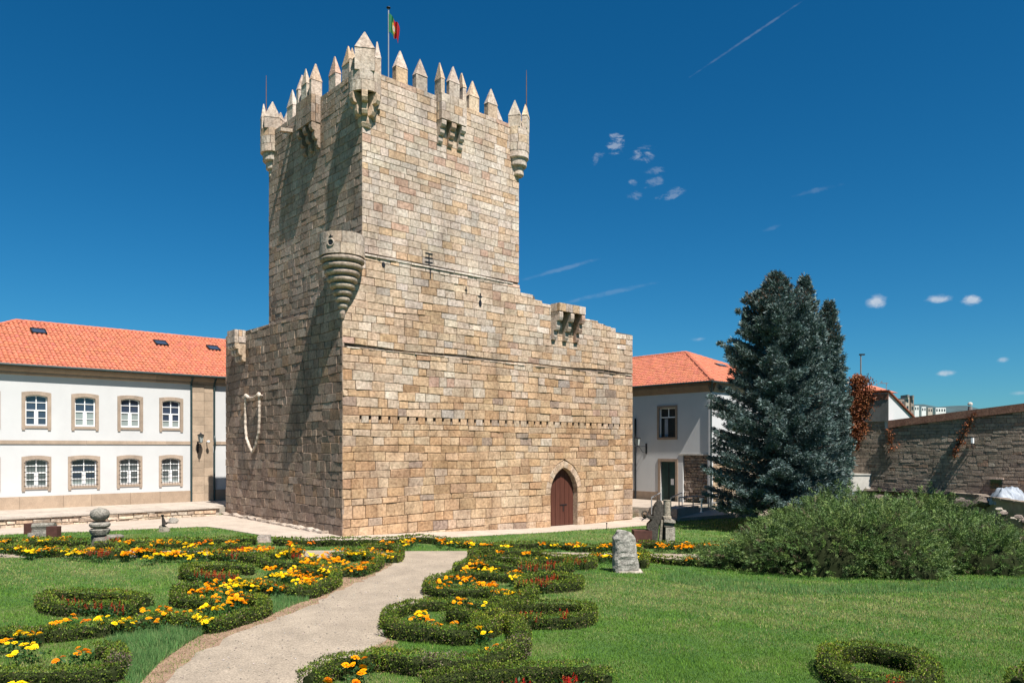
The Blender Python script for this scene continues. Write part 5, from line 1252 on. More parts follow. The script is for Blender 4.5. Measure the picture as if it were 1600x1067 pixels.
mb = MB(); mb.lathe(mp(1043.5,811,.22), [(0,0),(7*k,.0),(7.4*k,.05),(7*k,.12),(5.8*k,.14),(5.6*k,27*k),(6.2*k,29.5*k),(0,29.5*k)], 16, tint=(1.25,1.12,.95)); mb.out('pillar_shaft', MT['lichen'], mo)
p = LC(948, 827); mb = MB(); mb.tube([p, p+ZX*.30], .02, 6); mb.tube([p+ZX*.30, p+ZX*.36], .04, 6); props(mb.out('small_post', MT['iron'], org=p), 'tiny dark post at the lawn edge right of the keep door', 'post')
# ------------------------------------------------------------------ foliage helpers
def unit(a): return a/np.maximum(np.linalg.norm(a, axis=-1, keepdims=True), 1e-9)
def leaf_arrays(P, D, Wd, ln, wd):
    """diamond leaves: base P, direction D, side Wd, length, width -> verts, quads"""
    n = len(P); ln = np.broadcast_to(np.asarray(ln, float).reshape(-1, 1), (n, 1)); wd = np.broadcast_to(np.asarray(wd, float).reshape(-1, 1), (n, 1))
    V = np.stack([P, P + D*ln*.5 + Wd*wd*.5, P + D*ln, P + D*ln*.5 - Wd*wd*.5], 1).reshape(-1, 3)
    return V, np.arange(n*4).reshape(n, 4)
def tri_arrays(P, D, Wd, ln, wd):
    n = len(P); ln = np.asarray(ln, float).reshape(-1, 1); wd = np.asarray(wd, float).reshape(-1, 1)
    V = np.stack([P - Wd*wd*.5, P + Wd*wd*.5, P + D*ln], 1).reshape(-1, 3); return V, np.arange(n*3).reshape(n, 3)
def rand_unit(n): return unit(RNG.normal(0, 1, (n, 3)))
def pick(pals, n, var=.12):
    w = np.array([p[0] for p in pals], float); w /= w.sum(); c = np.array([p[1] for p in pals]); i = RNG.choice(len(pals), n, p=w)
    return c[i]*(1+RNG.normal(0, var, (n, 1)))*(1+RNG.normal(0, .04, (n, 3)))

# ------------------------------------------------------------------ box hedges
BOXP = [(3,(.068,.112,.012)),(3,(.102,.160,.016)),(2,(.165,.225,.022)),(1.6,(.044,.072,.010)),(1.0,(.25,.30,.035)),(.8,(.13,.085,.04)),(.5,(.19,.14,.09))]
def smooth_line(pts, closed, step=.12):
    P = [Vector((p[0], p[1])) for p in pts]; n = len(P); out_ = []
    rng_ = n if closed else n-1
    for i in range(rng_):
        p0 = P[(i-1) % n] if closed or i > 0 else P[0]; p1 = P[i]; p2 = P[(i+1) % n]; p3 = P[(i+2) % n] if closed or i+2 < n else P[-1]
        k = max(2, int((p2-p1).length/step))
        for j in range(k):
            t = j/k; out_.append(.5*((2*p1)+(p2-p0)*t+(2*p0-5*p1+4*p2-p3)*t*t+(3*p1-p0-3*p2+p3)*t**3))
    if not closed: out_.append(P[-1])
    return out_
HEDGE_LINES = []
def hedge(px, label, closed=False, h=.31, w=.32, dens=1.0, shift=0, brown=0.0, group=None):
    h = min(h, .36)*.92; w = min(w, .36)*.88
    pts = [tuple(G(x, y+shift))[:2] for x, y in px]; L_ = smooth_line(pts, closed)
    HEDGE_LINES.append((np.array([(p.x, p.y) for p in L_]), w))
    n = len(L_); cs = [(-.5,0),(-.52,.3),(-.5,.8),(-.34,.97),(0,1),(.34,.97),(.5,.8),(.52,.3),(.5,0)]
    V = []; cen = []; tang = []
    hn = np.cumsum(RNG.normal(0, .012, n)); hn -= np.linspace(hn[0], hn[-1], n)
    for i, p in enumerate(L_):
        q0 = L_[i-1] if (i > 0 or closed) else L_[i]; q1 = L_[(i+1) % n] if (i < n-1 or closed) else L_[i]
        t = (q1-q0).normalized(); s = Vector((-t.y, t.x)); g = gz(p.x, p.y); sc = 1.0
        if not closed: e = min(i, n-1-i); sc = .55+.45*min(1, e/1.5)
        hh = h*(1+max(-.15, min(.15, hn[i]))) * (1+random.gauss(0, .04)); cen.append((p.x, p.y, g, hh)); tang.append((t.x, t.y))
        for a, b in cs: V.append((p.x+s.x*a*w*.78*sc+random.gauss(0,.012), p.y+s.y*a*w*.78*sc+random.gauss(0,.012), g-.02+b*hh*.84+random.gauss(0,.012)))
    m = len(cs); Fc = []
    for i in range(n if closed else n-1):
        for k in range(m-1): a = i*m+k; b = ((i+1) % n)*m+k; Fc.append((a, b, b+1, a+1))
    if not closed: Fc += [tuple(range(m))[::-1], tuple((n-1)*m+k for k in range(m))]
    c0 = Vector(cen[n//2][:3]); root = thing('box_hedge', c0, label, 'hedge', group)
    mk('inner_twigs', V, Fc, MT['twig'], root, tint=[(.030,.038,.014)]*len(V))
    cen = np.array(cen); tang = np.array(tang); dist = np.hypot(cen[:,0], cen[:,1]).mean()
    size = np.clip(.030 + (dist-12)*.0020, .032, .07); length = n*.12
    N_ = int(length*(2*h+w)*dens*1.5/(size*size*.5)*.78); N_ = min(N_, 52000)
    i = RNG.integers(0, n, N_); f = RNG.random(N_); per = 2*h+w; u = f*per
    side = np.where(u < h, -1, np.where(u < h+w, 0, 1)); b = np.where(side == -1, u/h, np.where(side == 1, (u-h-w)/h, 1)); a = np.where(side == 0, (u-h)/w-.5, side*.5)
    rnd = np.clip((b-.7)/.3, 0, 1); a = np.where(side != 0, a*(1-.10*rnd**2), a); top_drop = np.where(side == 0, 1-.08*np.abs(a)**3*2, 1)
    s2 = np.stack([-tang[i,1], tang[i,0]], 1); j2 = RNG.random(N_)-.5
    c = cen[i]; P = np.stack([c[:,0]+s2[:,0]*a*w+tang[i,0]*j2*.14, c[:,1]+s2[:,1]*a*w+tang[i,1]*j2*.14, c[:,2]+b*c[:,3]*top_drop], 1)
    if not closed: 
        pass
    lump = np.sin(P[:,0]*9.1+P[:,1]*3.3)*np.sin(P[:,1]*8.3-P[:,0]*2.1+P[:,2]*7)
    out_n = np.stack([s2[:,0]*side, s2[:,1]*side, (side == 0)*1.0], 1)
    P += out_n*(lump[:,None]*.013+RNG.normal(0, .010, (N_,1))); P += RNG.normal(0, .009, (N_, 3))
    # sprouting shoots
    sh = (RNG.random(N_) < .06) & (b > .9) & (np.sin(P[:,0]*13)*np.sin(P[:,1]*11) > .2); P[sh, 2] += np.abs(RNG.normal(0, .06, sh.sum()))
    D = unit(out_n*.8 + RNG.normal(0, .65, (N_, 3)) + np.array([0,0,.45])); Wd = unit(np.cross(D, rand_unit(N_)))
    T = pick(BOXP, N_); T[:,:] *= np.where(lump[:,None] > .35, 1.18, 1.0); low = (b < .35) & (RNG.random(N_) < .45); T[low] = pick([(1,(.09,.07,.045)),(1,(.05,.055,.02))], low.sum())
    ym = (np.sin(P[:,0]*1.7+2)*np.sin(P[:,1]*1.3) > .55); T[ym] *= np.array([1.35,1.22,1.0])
    if brown: bb = (np.sin(P[:,0]*2.3+1.1)*np.sin(P[:,1]*2.9) > .6) & (RNG.random(N_) < brown); T[bb] = pick([(1,(.22,.17,.13)),(1,(.14,.10,.07))], bb.sum())
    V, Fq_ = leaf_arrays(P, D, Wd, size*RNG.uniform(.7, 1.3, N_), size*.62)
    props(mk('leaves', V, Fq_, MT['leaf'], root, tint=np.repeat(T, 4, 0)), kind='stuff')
    return root
# left of the path, from the nearest bed outward (traces of the hedge feet on the lawn)
hedge([(-60,1008),(20,1000),(52,1003),(78,997)], 'clipped box hedge at the left frame edge behind the nearest marigolds', shift=4)
hedge([(-40,1068),(60,1066),(120,1064),(176,1058),(186,1040),(176,1024),(150,1024)], 'nearest hooked box hedge in the bottom left corner', shift=6, brown=.5)
hedge([(58,1003),(110,1000),(160,994),(215,985),(262,976),(305,984),(332,988),(374,976),(412,962),(402,948),(360,946)], 'long wavy box hedge with a square corner at the path, nearest on the left side', brown=.3)
hedge([(215,962),(160,960),(100,962),(72,955),(72,944),(110,940),(170,941),(230,948)], 'low box hedge loop round faded red flowers on the left lawn')
hedge([(330,955),(290,950),(277,942),(282,930),(310,926)], 'short curled box hedge right of the red flower loop')
hedge([(379,922),(430,930),(476,935),(506,926),(524,914),(517,903),(470,900)], 'box hedge corner second nearest the path on the left side', brown=.3)
hedge([(370,910),(310,910),(290,904),(300,896),(350,894),(395,898)], 'small box hedge loop round red flowers beside the second corner')
hedge([(494,893),(530,900),(560,900),(585,891),(591,882),(570,876),(520,878)], 'box hedge corner third from the camera on the left of the path')
hedge([(490,888),(430,890),(408,884),(414,875),(460,873)], 'faded box hedge arm left of the third corner')
hedge([(540,868),(590,875),(616,879),(624,870),(616,862),(570,863)], 'box hedge corner farthest up the left edge of the path')
hedge([(470,866),(440,874),(400,880),(345,876),(335,870),(350,864),(390,862)], 'box hedge oval round the red flowers in the middle left bed', h=.33)
hedge([(320,872),(260,873),(225,868),(230,862),(300,858)], 'thin box hedge edging the yellow marigolds right of the stone stack', h=.33)
hedge([(135,874),(150,872),(180,873),(192,866),(180,860),(150,861)], 'small box hedge loop with red flowers in front of the stone stack', h=.33)
hedge([(132,868),(80,870),(40,868),(30,860)], 'thin box hedge edging marigolds left of the stone stack', h=.33)
hedge([(-60,866),(0,864),(24,866)], 'box hedge piece at the far left edge of the lawn bed', h=.33)
hedge([(-80,855),(30,855),(90,855),(135,856)], 'far box hedge behind the marigolds left of the stone stack', h=.33)
hedge([(175,856),(250,854),(330,852),(400,851)], 'far box hedge from the stone stack to the pale marker stone', h=.33)
hedge([(428,852),(500,853),(600,852),(650,848),(700,852),(730,857),(780,860)], 'far box hedge below the keep corner reaching the path head', h=.33)
hedge([(785,859),(860,857),(900,861),(930,862),(965,858)], 'far box hedge in front of the keep door', h=.33)
hedge([(1000,856),(1060,859),(1085,862),(1110,858),(1150,856)], 'far box hedge before the dark carved monument', h=.33)
# right of the path
hedge([(640,868),(0,0)][:1] + [(741,872),(790,872),(838,872),(850,878),(886,880)], 'box hedge at the head of the path on the right, edging the gravel', h=.33) if False else hedge([(738,876),(745,869),(790,870),(835,871),(856,877),(890,881)], 'first box hedge at the head of the path on its right side', h=.33)
hedge([(735,884),(760,880),(800,882),(818,888)], 'short inner box hedge just behind the path head marigolds', h=.33)
hedge([(716,898),(722,892),(760,893),(812,896),(832,890)], 'box hedge under the orange and yellow marigolds near the path head', h=.33)
hedge([(822,888),(838,884),(880,884),(890,889),(882,895),(838,897)], 'small box hedge loop with bright red flowers near the cross path', closed=True, h=.33)
hedge([(884,884),(905,880),(924,882),(922,889),(900,890)], 'small box hedge with red flowers second from the standing stone', h=.33)
hedge([(925,878),(955,876),(975,880)], 'box hedge stub just left of the standing stone', h=.33); hedge([(996,868),(1008,876),(1004,888)], 'box hedge stub with yellow marigolds right of the standing stone', h=.33)
hedge([(1016,878),(1050,882),(1100,884),(1130,880)], 'straight low box hedge between standing stone and juniper', h=.30)
hedge([(672,930),(672,921),(700,912),(740,908),(790,910),(822,914)], 'box hedge back row of the second bed on the right of the path')
hedge([(674,932),(720,936),(766,938),(786,944),(820,942),(832,934),(822,926)], 'rounded box hedge front of the second bed on the right of the path')
hedge([(815,926),(830,912),(870,909),(900,914),(900,922),(860,926)], 'flat box hedge loop with tall red flowers on the right lawn', closed=True)
hedge([(606,984),(612,970),(645,957),(700,954),(760,956),(800,950),(825,942)], 'wavy box hedge back row of the third bed on the right of the path')
hedge([(604,992),(640,1000),(690,1004),(728,1006),(752,994),(742,980),(700,972)], 'thick box hedge front of the third bed bulging to the path', h=.40, w=.44)
hedge([(768,968),(800,960),(860,958),(912,960),(922,970),(905,980),(840,982),(788,978)], 'long box hedge oval with two tufts of red flowers on the right lawn', closed=True)
hedge([(752,1000),(790,985),(812,1000),(812,1026),(782,1044),(730,1056),(660,1054),(600,1046)], 'thick wavy box hedge sweeping round the nearest bed on the right', h=.42, w=.50, brown=.4)
hedge([(480,1082),(505,1066),(540,1052),(590,1046)], 'ragged box hedge sprouting at the path edge nearest the camera', h=.40, w=.42, brown=.5)
hedge([(660,1086),(740,1076),(830,1068),(900,1070),(950,1082)], 'box hedge cut by the bottom edge with dark red flowers', h=.36, w=.5)
hedge([(1298,1056),(1300,1038),(1350,1032),(1400,1042),(1440,1056),(1452,1078),(1400,1092),(1330,1080)], 'dense oval box hedge ring at the bottom right', closed=True, h=.42, w=.46)
hedge([(1590,1086),(1625,1066)], 'box hedge corner cut by the bottom right of the frame', h=.4, w=.5)
hedge([(1548,815),(1600,813),(1660,812)], 'far right box hedge below the rubble', h=.35); hedge([(1560,832),(1600,830),(1670,829)], 'second far right box hedge below the rubble', h=.35)

# ------------------------------------------------------------------ marigolds and red flowers
def fl_head(kind, seed):
    rs = np.random.RandomState(seed); V = []; Fc = []; T = []
    base = {'o': (.97,.39,.004), 'y': (.97,.66,.010), 'd': (.88,.23,.003)}[kind]
    nr = 3
    for r in range(nr):
        n = (9, 7, 4)[r]; rad = (.062, .044, .022)[r]; z = (.0, .016, .028)[r]
        for k in range(n):
            a = 2*math.pi*(k+rs.rand()*.5)/n; a1 = a-.42*(9/n)*.8; a2 = a+.42*(9/n)*.8; b = len(V); q = rs.uniform(.85,1.1)
            V += [(0,0,z-.004), (rad*math.cos(a1), rad*math.sin(a1), z+rs.uniform(0,.01)), (rad*1.18*q*math.cos(a), rad*1.18*q*math.sin(a), z-.006+rs.uniform(0,.008)), (rad*math.cos(a2), rad*math.sin(a2), z+rs.uniform(0,.01))]
            Fc.append((b,b+1,b+2,b+3)); k_ = rs.uniform(.82,1.12); T += [tuple(c*k_*(1.0+.05*r) for c in base)]*4
    return mesh_np('flower_head', np.array(V), np.array(Fc), MT['petal'], T)
HEADS = {k: [fl_head(k, s) for s in range(3)] for k in 'oyd'}
def clump(seed, n=46, h=.24, r=.13, red=False):
    P = np.stack([RNG.normal(0, r*.55, n), RNG.normal(0, r*.55, n), RNG.uniform(.02, h, n)], 1); D = unit(np.stack([P[:,0]*4, P[:,1]*4, np.full(n,.5)], 1)+RNG.normal(0,.5,(n,3)))
    V, Fq_ = leaf_arrays(P, D, unit(np.cross(D, rand_unit(n))), RNG.uniform(.05,.10,n), .035)
    return mesh_np('foliage', V, Fq_, MT['leaf'], np.repeat(pick([(3,(.030,.085,.020)),(2,(.045,.11,.025)),(1,(.02,.055,.015))], n), 4, 0))
CL = [clump(s) for s in range(5)]
def spike(seed):
    rs = np.random.RandomState(seed); V = []; Fc = []; T = []
    for k in range(16):
        z = .22 + k*.011; a = k*2.4; r = .026*(1-k/22); b = len(V); d = np.array([math.cos(a), math.sin(a), .3])
        V += [(0,0,z), (d[0]*r-.01*d[1], d[1]*r+.01*d[0], z+.006), (d[0]*r*1.6, d[1]*r*1.6, z+.004), (d[0]*r+.01*d[1], d[1]*r-.01*d[0], z+.012)]; Fc.append((b,b+1,b+2,b+3)); q = rs.uniform(.8,1.1); T += [(.62*q,.016,.02)]*4
    return mesh_np('flower_spike', np.array(V), np.array(Fc), MT['petal'], T)
SPK = [spike(s) for s in range(3)]
COLN = {'o': 'orange', 'y': 'yellow', 'd': 'deep orange', 'r': 'red'}
NAMEC = {'o': 'orange_marigold', 'y': 'yellow_marigold', 'd': 'deep_orange_marigold', 'r': 'red_salvia'}
def linkd(name, me, parent, loc, rot=(0,0,0), sc=1.0):
    o = bpy.data.objects.new(name, me); COL.objects.link(o); o.parent = parent; o.location = loc; o.rotation_euler = rot; o.scale = (sc,)*3; return o
NPL = [0]
def plant(kind, px, py, bed, nheads=3, hs=1.0):
    """px,py: where the blossoms show; their foot is .30 m lower"""
    p = G(px, py, .30); p.z -= .30
    root = thing(NAMEC[kind], p, ('%s salvia spikes %s' if kind == 'r' else '%s marigold blooming %s') % (COLN[kind], bed), 'flower', ('red salvias ' if kind == 'r' else COLN[kind]+' marigolds ') + bed)
    linkd('foliage', random.choice(CL), root, (0,0,0), (0,0,random.uniform(0,6.28)), random.uniform(.85,1.15))
    if kind == 'r':
        for k in range(nheads): linkd('flower_spike', random.choice(SPK), root, (random.gauss(0,.06), random.gauss(0,.06), random.uniform(-.04,.06)), (random.gauss(0,.12), random.gauss(0,.12), random.uniform(0,6)), (.82 if py > 930 else .98)*hs)
    else:
        for k in range(nheads+3 if py < 930 else nheads+1):
            a = random.uniform(0, 6.28); r = 0 if k == 0 else random.uniform(.06,.24 if py < 930 else .17)
            linkd('flower_head', random.choice(HEADS[kind]), root, (r*math.cos(a), r*math.sin(a), .29+random.uniform(-.04,.04)-r*.15), (random.gauss(-.05,.25)-.25, random.gauss(0,.25), a), hs*random.uniform(.58,.88)*(1.1 if py > 960 else 1))
    NPL[0] += 1
def drift(kind, pts, n, bed, spread=2.0, nheads=3, hs=1.0):
    """n plants along a polyline of blossom positions"""
    n = max(1, int(n*.85+.5)) if kind != 'r' else n
    seg = [0]
    for i in range(len(pts)-1): seg.append(seg[-1]+math.dist(pts[i], pts[i+1]))
    for k in range(n):
        u = (k+random.random())/n*seg[-1]; i = max(j for j in range(len(seg)) if seg[j] <= u); i = min(i, max(0, len(pts)-2))
        if len(pts) == 1: x, y = pts[0]
        else: f = (u-seg[i])/max(1e-6, seg[i+1]-seg[i]); x = pts[i][0]+(pts[i+1][0]-pts[i][0])*f; y = pts[i][1]+(pts[i+1][1]-pts[i][1])*f
        plant(kind, x+random.gauss(0, spread*1.6), y+random.gauss(0, spread*.8), bed, nheads, hs)
BL = 'in the nearest bed at the bottom left corner'
drift('y', [(25,990),(48,988)], 2, BL, 2, 3, 1.05); drift('o', [(8,995),(10,1001)], 1, BL, 1, 2); drift('y', [(12,1005),(36,1003)], 2, BL, 2, 2); drift('y', [(52,1010),(60,1013)], 1, BL, 1, 3); drift('y', [(22,1017)], 1, BL, 1, 1)
drift('o', [(118,1012),(136,1018)], 2, BL, 1, 2, 1.05); drift('d', [(98,1027)], 1, BL, 1, 2); drift('o', [(50,988)], 1, BL, 1, 1); drift('y', [(10,1065),(50,1062)], 2, BL, 2, 1)
L1 = 'in the long bed along the near left path edge'
drift('o', [(72,975),(90,970)], 2, L1, 2, 3); drift('o', [(102,967)], 1, L1, 1, 2); drift('o', [(114,961)], 1, L1, 1, 1); drift('d', [(130,968)], 1, L1, 1, 2)
drift('y', [(148,966),(164,964)], 2, L1, 1, 3); drift('y', [(183,964),(186,970),(194,963)], 2, L1, 1, 2); drift('y', [(212,970)], 1, L1, 1, 1); drift('o', [(232,948),(252,945),(246,956)], 4, L1, 2, 2, 1.1); drift('o', [(233,967),(256,965)], 2, L1, 1, 1)
L2 = 'behind the first square hedge corner left of the path'
drift('o', [(267,957),(272,950)], 2, L2, 2, 3); drift('o', [(286,954)], 1, L2, 1, 2); drift('y', [(298,961),(335,965)], 6, L2, 2, 2); drift('y', [(310,950),(335,945),(340,956)], 6, L2, 2, 2)
drift('o', [(294,924),(330,918)], 6, L2, 2, 3); drift('o', [(328,908),(338,906)], 2, L2, 2, 3); drift('o', [(316,932),(346,936),(350,927)], 4, L2, 2, 2); drift('o', [(348,946),(362,930),(378,935),(384,941)], 8, L2, 3, 3); drift('o', [(356,925),(374,926)], 3, L2, 2, 2)
L3 = 'in the second bed left of the path'
drift('y', [(352,912),(392,916)], 8, L3, 3, 2); drift('y', [(358,906),(390,908)], 6, L3, 2, 2); drift('o', [(398,904),(412,906)], 4, L3, 2, 3); drift('o', [(418,911),(440,916)], 3, L3, 2, 2); drift('y', [(472,905),(478,909)], 2, L3, 2, 2); drift('o', [(472,902),(494,907)], 5, L3, 2, 3); drift('o', [(480,896),(496,900)], 3, L3, 2, 2)
L4 = 'in the third bed left of the path'
drift('o', [(425,890),(430,884)], 3, L4, 2, 2); drift('y', [(428,893),(452,898)], 8, L4, 3, 3); drift('o', [(456,892),(480,900)], 8, L4, 3, 3); drift('o', [(468,876),(500,884)], 8, L4, 3, 3); drift('y', [(505,887),(530,889)], 6, L4, 2, 2); drift('y', [(455,884)], 1, L4, 2, 2); drift('y', [(508,903)], 1, L4, 1, 2)
L5 = 'in the crowded bed at the far left side of the path'
drift('o', [(505,868),(535,875)], 10, L5, 3, 3); drift('o', [(545,880),(562,884),(585,875)], 10, L5, 3, 3); drift('y', [(540,862),(570,864)], 8, L5, 2, 3); drift('o', [(575,856),(590,862)], 5, L5, 2, 3); drift('y', [(592,866),(610,868)], 5, L5, 2, 2); drift('o', [(608,860),(622,862)], 4, L5, 2, 3); drift('o', [(520,858),(545,856)], 4, L5, 3, 2)
L6 = 'in the middle bed in front of the pale marker stone'
drift('o', [(400,854),(425,860)], 12, L6, 3, 3); drift('y', [(432,865),(445,863)], 5, L6, 2, 3); drift('o', [(452,856),(470,860)], 6, L6, 2, 3); drift('y', [(478,865),(492,866)], 4, L6, 2, 2); drift('o', [(372,858),(392,856)], 6, L6, 2, 3); drift('y', [(354,858),(358,862)], 3, L6, 1, 2); drift('y', [(455,851),(468,850)], 3, L6, 1, 2)
L7 = 'in the bed between the stone stack and the marker stone'
drift('o', [(190,865),(215,855)], 9, L7, 2, 3); drift('o', [(215,856),(245,860)], 8, L7, 2, 3); drift('y', [(235,866),(258,865)], 6, L7, 2, 3); drift('o', [(258,862),(290,861)], 6, L7, 2, 2); drift('y', [(288,866),(300,869)], 3, L7, 1, 2); drift('y', [(316,861),(326,863)], 3, L7, 1, 2); drift('o', [(328,858),(348,860)], 3, L7, 2, 2)
drift('o', [(198,845),(206,844)], 3, L7, 2, 3); drift('o', [(240,842),(254,846)], 5, L7, 2, 3); drift('o', [(262,847),(278,843)], 5, L7, 2, 3); drift('y', [(275,848),(300,850)], 6, L7, 2, 3); drift('d', [(312,848),(325,846)], 3, L7, 2, 2); drift('y', [(333,848)], 1, L7, 1, 2); drift('o', [(354,844),(366,843)], 3, L7, 1, 3)
L8 = 'left of the stone stack before the terrace'
drift('y', [(26,854),(50,858)], 6, L8, 2, 3); drift('o', [(30,855),(48,853)], 3, L8, 2, 3); drift('y', [(36,861),(56,862)], 3, L8, 2, 2); drift('o', [(64,858),(90,856)], 6, L8, 2, 3); drift('y', [(98,858),(126,861)], 6, L8, 2, 2); drift('o', [(132,856),(166,858)], 8, L8, 2, 3); drift('y', [(170,857)], 1, L8, 1, 3); drift('y', [(-6,856),(4,856)], 2, L8, 1, 2)
drift('o', [(2,844),(18,844)], 3, L8, 2, 2); drift('y', [(28,845),(36,845)], 2, L8, 1, 2); drift('o', [(40,843),(58,838)], 4, L8, 2, 3); drift('y', [(68,844),(76,842)], 2, L8, 1, 2); drift('y', [(92,841)], 1, L8, 1, 2); drift('o', [(100,838),(112,842)], 4, L8, 2, 3)
L9 = 'along the far hedge below the keep'
drift('o', [(598,846),(614,845)], 5, L9, 2, 3); drift('y', [(628,847),(640,844)], 3, L9, 2, 2); drift('o', [(636,845),(654,841)], 3, L9, 1, 3); drift('o', [(684,841),(698,844)], 5, L9, 2, 3); drift('y', [(706,846),(712,846)], 2, L9, 1, 2); drift('o', [(730,845),(736,846)], 2, L9, 1, 2); drift('y', [(738,849),(744,851)], 2, L9, 1, 2); drift('o', [(758,850),(766,849)], 2, L9, 1, 3); drift('y', [(785,852),(796,852)], 2, L9, 1, 2); drift('o', [(846,848),(852,848)], 2, L9, 1, 2); drift('y', [(868,850),(872,850)], 2, L9, 1, 2)
drift('o', [(888,848),(912,851)], 7, L9, 2, 3); drift('y', [(905,852),(914,851)], 3, L9, 1, 2); drift('d', [(495,846),(440,848)], 3, L9, 3, 2)
drift('o', [(940,852),(956,848)], 5, L9, 2, 3); drift('y', [(942,853)], 1, L9, 1, 2)
LA = 'before the dark carved monument'
drift('o', [(994,849),(1002,850)], 2, LA, 1, 3); drift('o', [(1024,849),(1046,850)], 6, LA, 2, 3); drift('o', [(1056,852),(1082,851)], 9, LA, 2, 3); drift('o', [(1072,848),(1078,850)], 3, LA, 2, 3); drift('o', [(1106,851),(1122,850)], 5, LA, 2, 3); drift('o', [(1132,846),(1158,843)], 7, LA, 3, 3); drift('o', [(1074,872),(1080,872)], 2, LA, 1, 3)
LB = 'beside the standing stone'
drift('o', [(930,866),(937,864)], 3, LB, 1, 3); drift('y', [(944,868),(954,867)], 3, LB, 1, 2); drift('y', [(998,866),(1006,865)], 4, LB, 2, 3)
RA = 'in the first bed at the head of the path, right side'
drift('o', [(774,861),(780,860)], 2, RA, 1, 2); drift('o', [(820,863),(832,862)], 3, RA, 1, 3); drift('y', [(850,869)], 1, RA, 1, 1); drift('o', [(752,868)], 1, RA, 1, 2); drift('o', [(738,876),(750,879)], 5, RA, 2, 3); drift('o', [(730,884),(738,888)], 4, RA, 2, 3); drift('y', [(752,888),(776,887)], 6, RA, 2, 2); drift('o', [(804,892),(812,892)], 3, RA, 1, 3); drift('y', [(804,900),(812,899)], 3, RA, 1, 2); drift('o', [(820,878)], 1, RA, 1, 2)
RB = 'in the second bed right of the path'
drift('o', [(684,909),(700,902)], 5, RB, 3, 3); drift('o', [(706,896),(708,899)], 1, RB, 1, 2); drift('o', [(718,902),(738,903)], 5, RB, 2, 2); drift('o', [(746,910),(774,914)], 7, RB, 2, 3, 1.1); drift('o', [(778,920),(786,922)], 2, RB, 1, 2); drift('y', [(798,923),(806,923)], 3, RB, 1, 3); drift('o', [(694,912)], 1, RB, 1, 2)
RC = 'in the third bed right of the path'
drift('o', [(715,934),(724,938)], 3, RC, 2, 3); drift('o', [(735,941)], 1, RC, 1, 1); drift('y', [(756,941)], 1, RC, 1, 2); drift('y', [(648,957),(664,953)], 3, RC, 2, 3); drift('o', [(643,963)], 1, RC, 1, 2); drift('o', [(664,956),(672,966)], 3, RC, 2, 2); drift('o', [(684,972)], 1, RC, 1, 2); drift('o', [(713,971)], 1, RC, 1, 1); drift('y', [(746,979),(754,986)], 3, RC, 1, 1); drift('o', [(770,1004),(777,1009)], 2, RC, 1, 1)
RD = 'at the path edge nearest the camera'
drift('o', [(552,1035)], 1, RD, 1, 2, 1.2); drift('o', [(570,1028)], 1, RD, 1, 1, 1.3); drift('o', [(564,1049)], 1, RD, 1, 1, 1.2); drift('o', [(512,1061)], 1, RD, 1, 3, 1.3); drift('d', [(557,1061)], 1, RD, 1, 1)
def salv(pts, n, bed, sp=3): drift('r', pts, n, bed, sp, 3, 1.0)
salv([(100,936),(125,940)], 6, 'in the faded loop on the left lawn'); salv([(140,940),(196,947)], 7, 'in the faded loop on the left lawn')
salv([(306,894),(330,898)], 4, 'by the second corner on the left', 2); salv([(332,897),(342,900)], 5, 'by the second corner on the left', 2); salv([(352,900),(380,903)], 4, 'by the second corner on the left', 3)
salv([(350,864),(380,860)], 12, 'in the middle left bed', 3); salv([(462,866),(474,870)], 5, 'in the middle left bed', 2); salv([(172,844),(190,846)], 7, 'beside the stone stack', 2); salv([(140,864),(168,862)], 8, 'in front of the stone stack', 2)
salv([(818,882),(832,886)], 5, 'near the path head', 2); salv([(842,886),(872,882)], 10, 'near the path head', 2); salv([(886,877),(914,876)], 8, 'near the standing stone', 2); salv([(816,912),(840,908)], 8, 'in the flat loop on the right lawn', 2); salv([(846,910),(868,902)], 9, 'in the flat loop on the right lawn', 2)
salv([(820,956),(832,958)], 5, 'in the long oval on the right lawn', 2); salv([(880,955),(892,957)], 4, 'in the long oval on the right lawn', 2); salv([(792,1064),(830,1066)], 5, 'cut by the bottom edge', 3); salv([(876,1058),(908,1066)], 7, 'cut by the bottom edge', 3); salv([(1394,1060),(1408,1062)], 4, 'inside the dense ring bottom right', 2)
salv([(1574,808),(1582,812)], 4, 'at the far right below the rubble', 2); drift('o', [(1574,812),(1586,815)], 3, 'at the far right below the rubble', 2, 3)

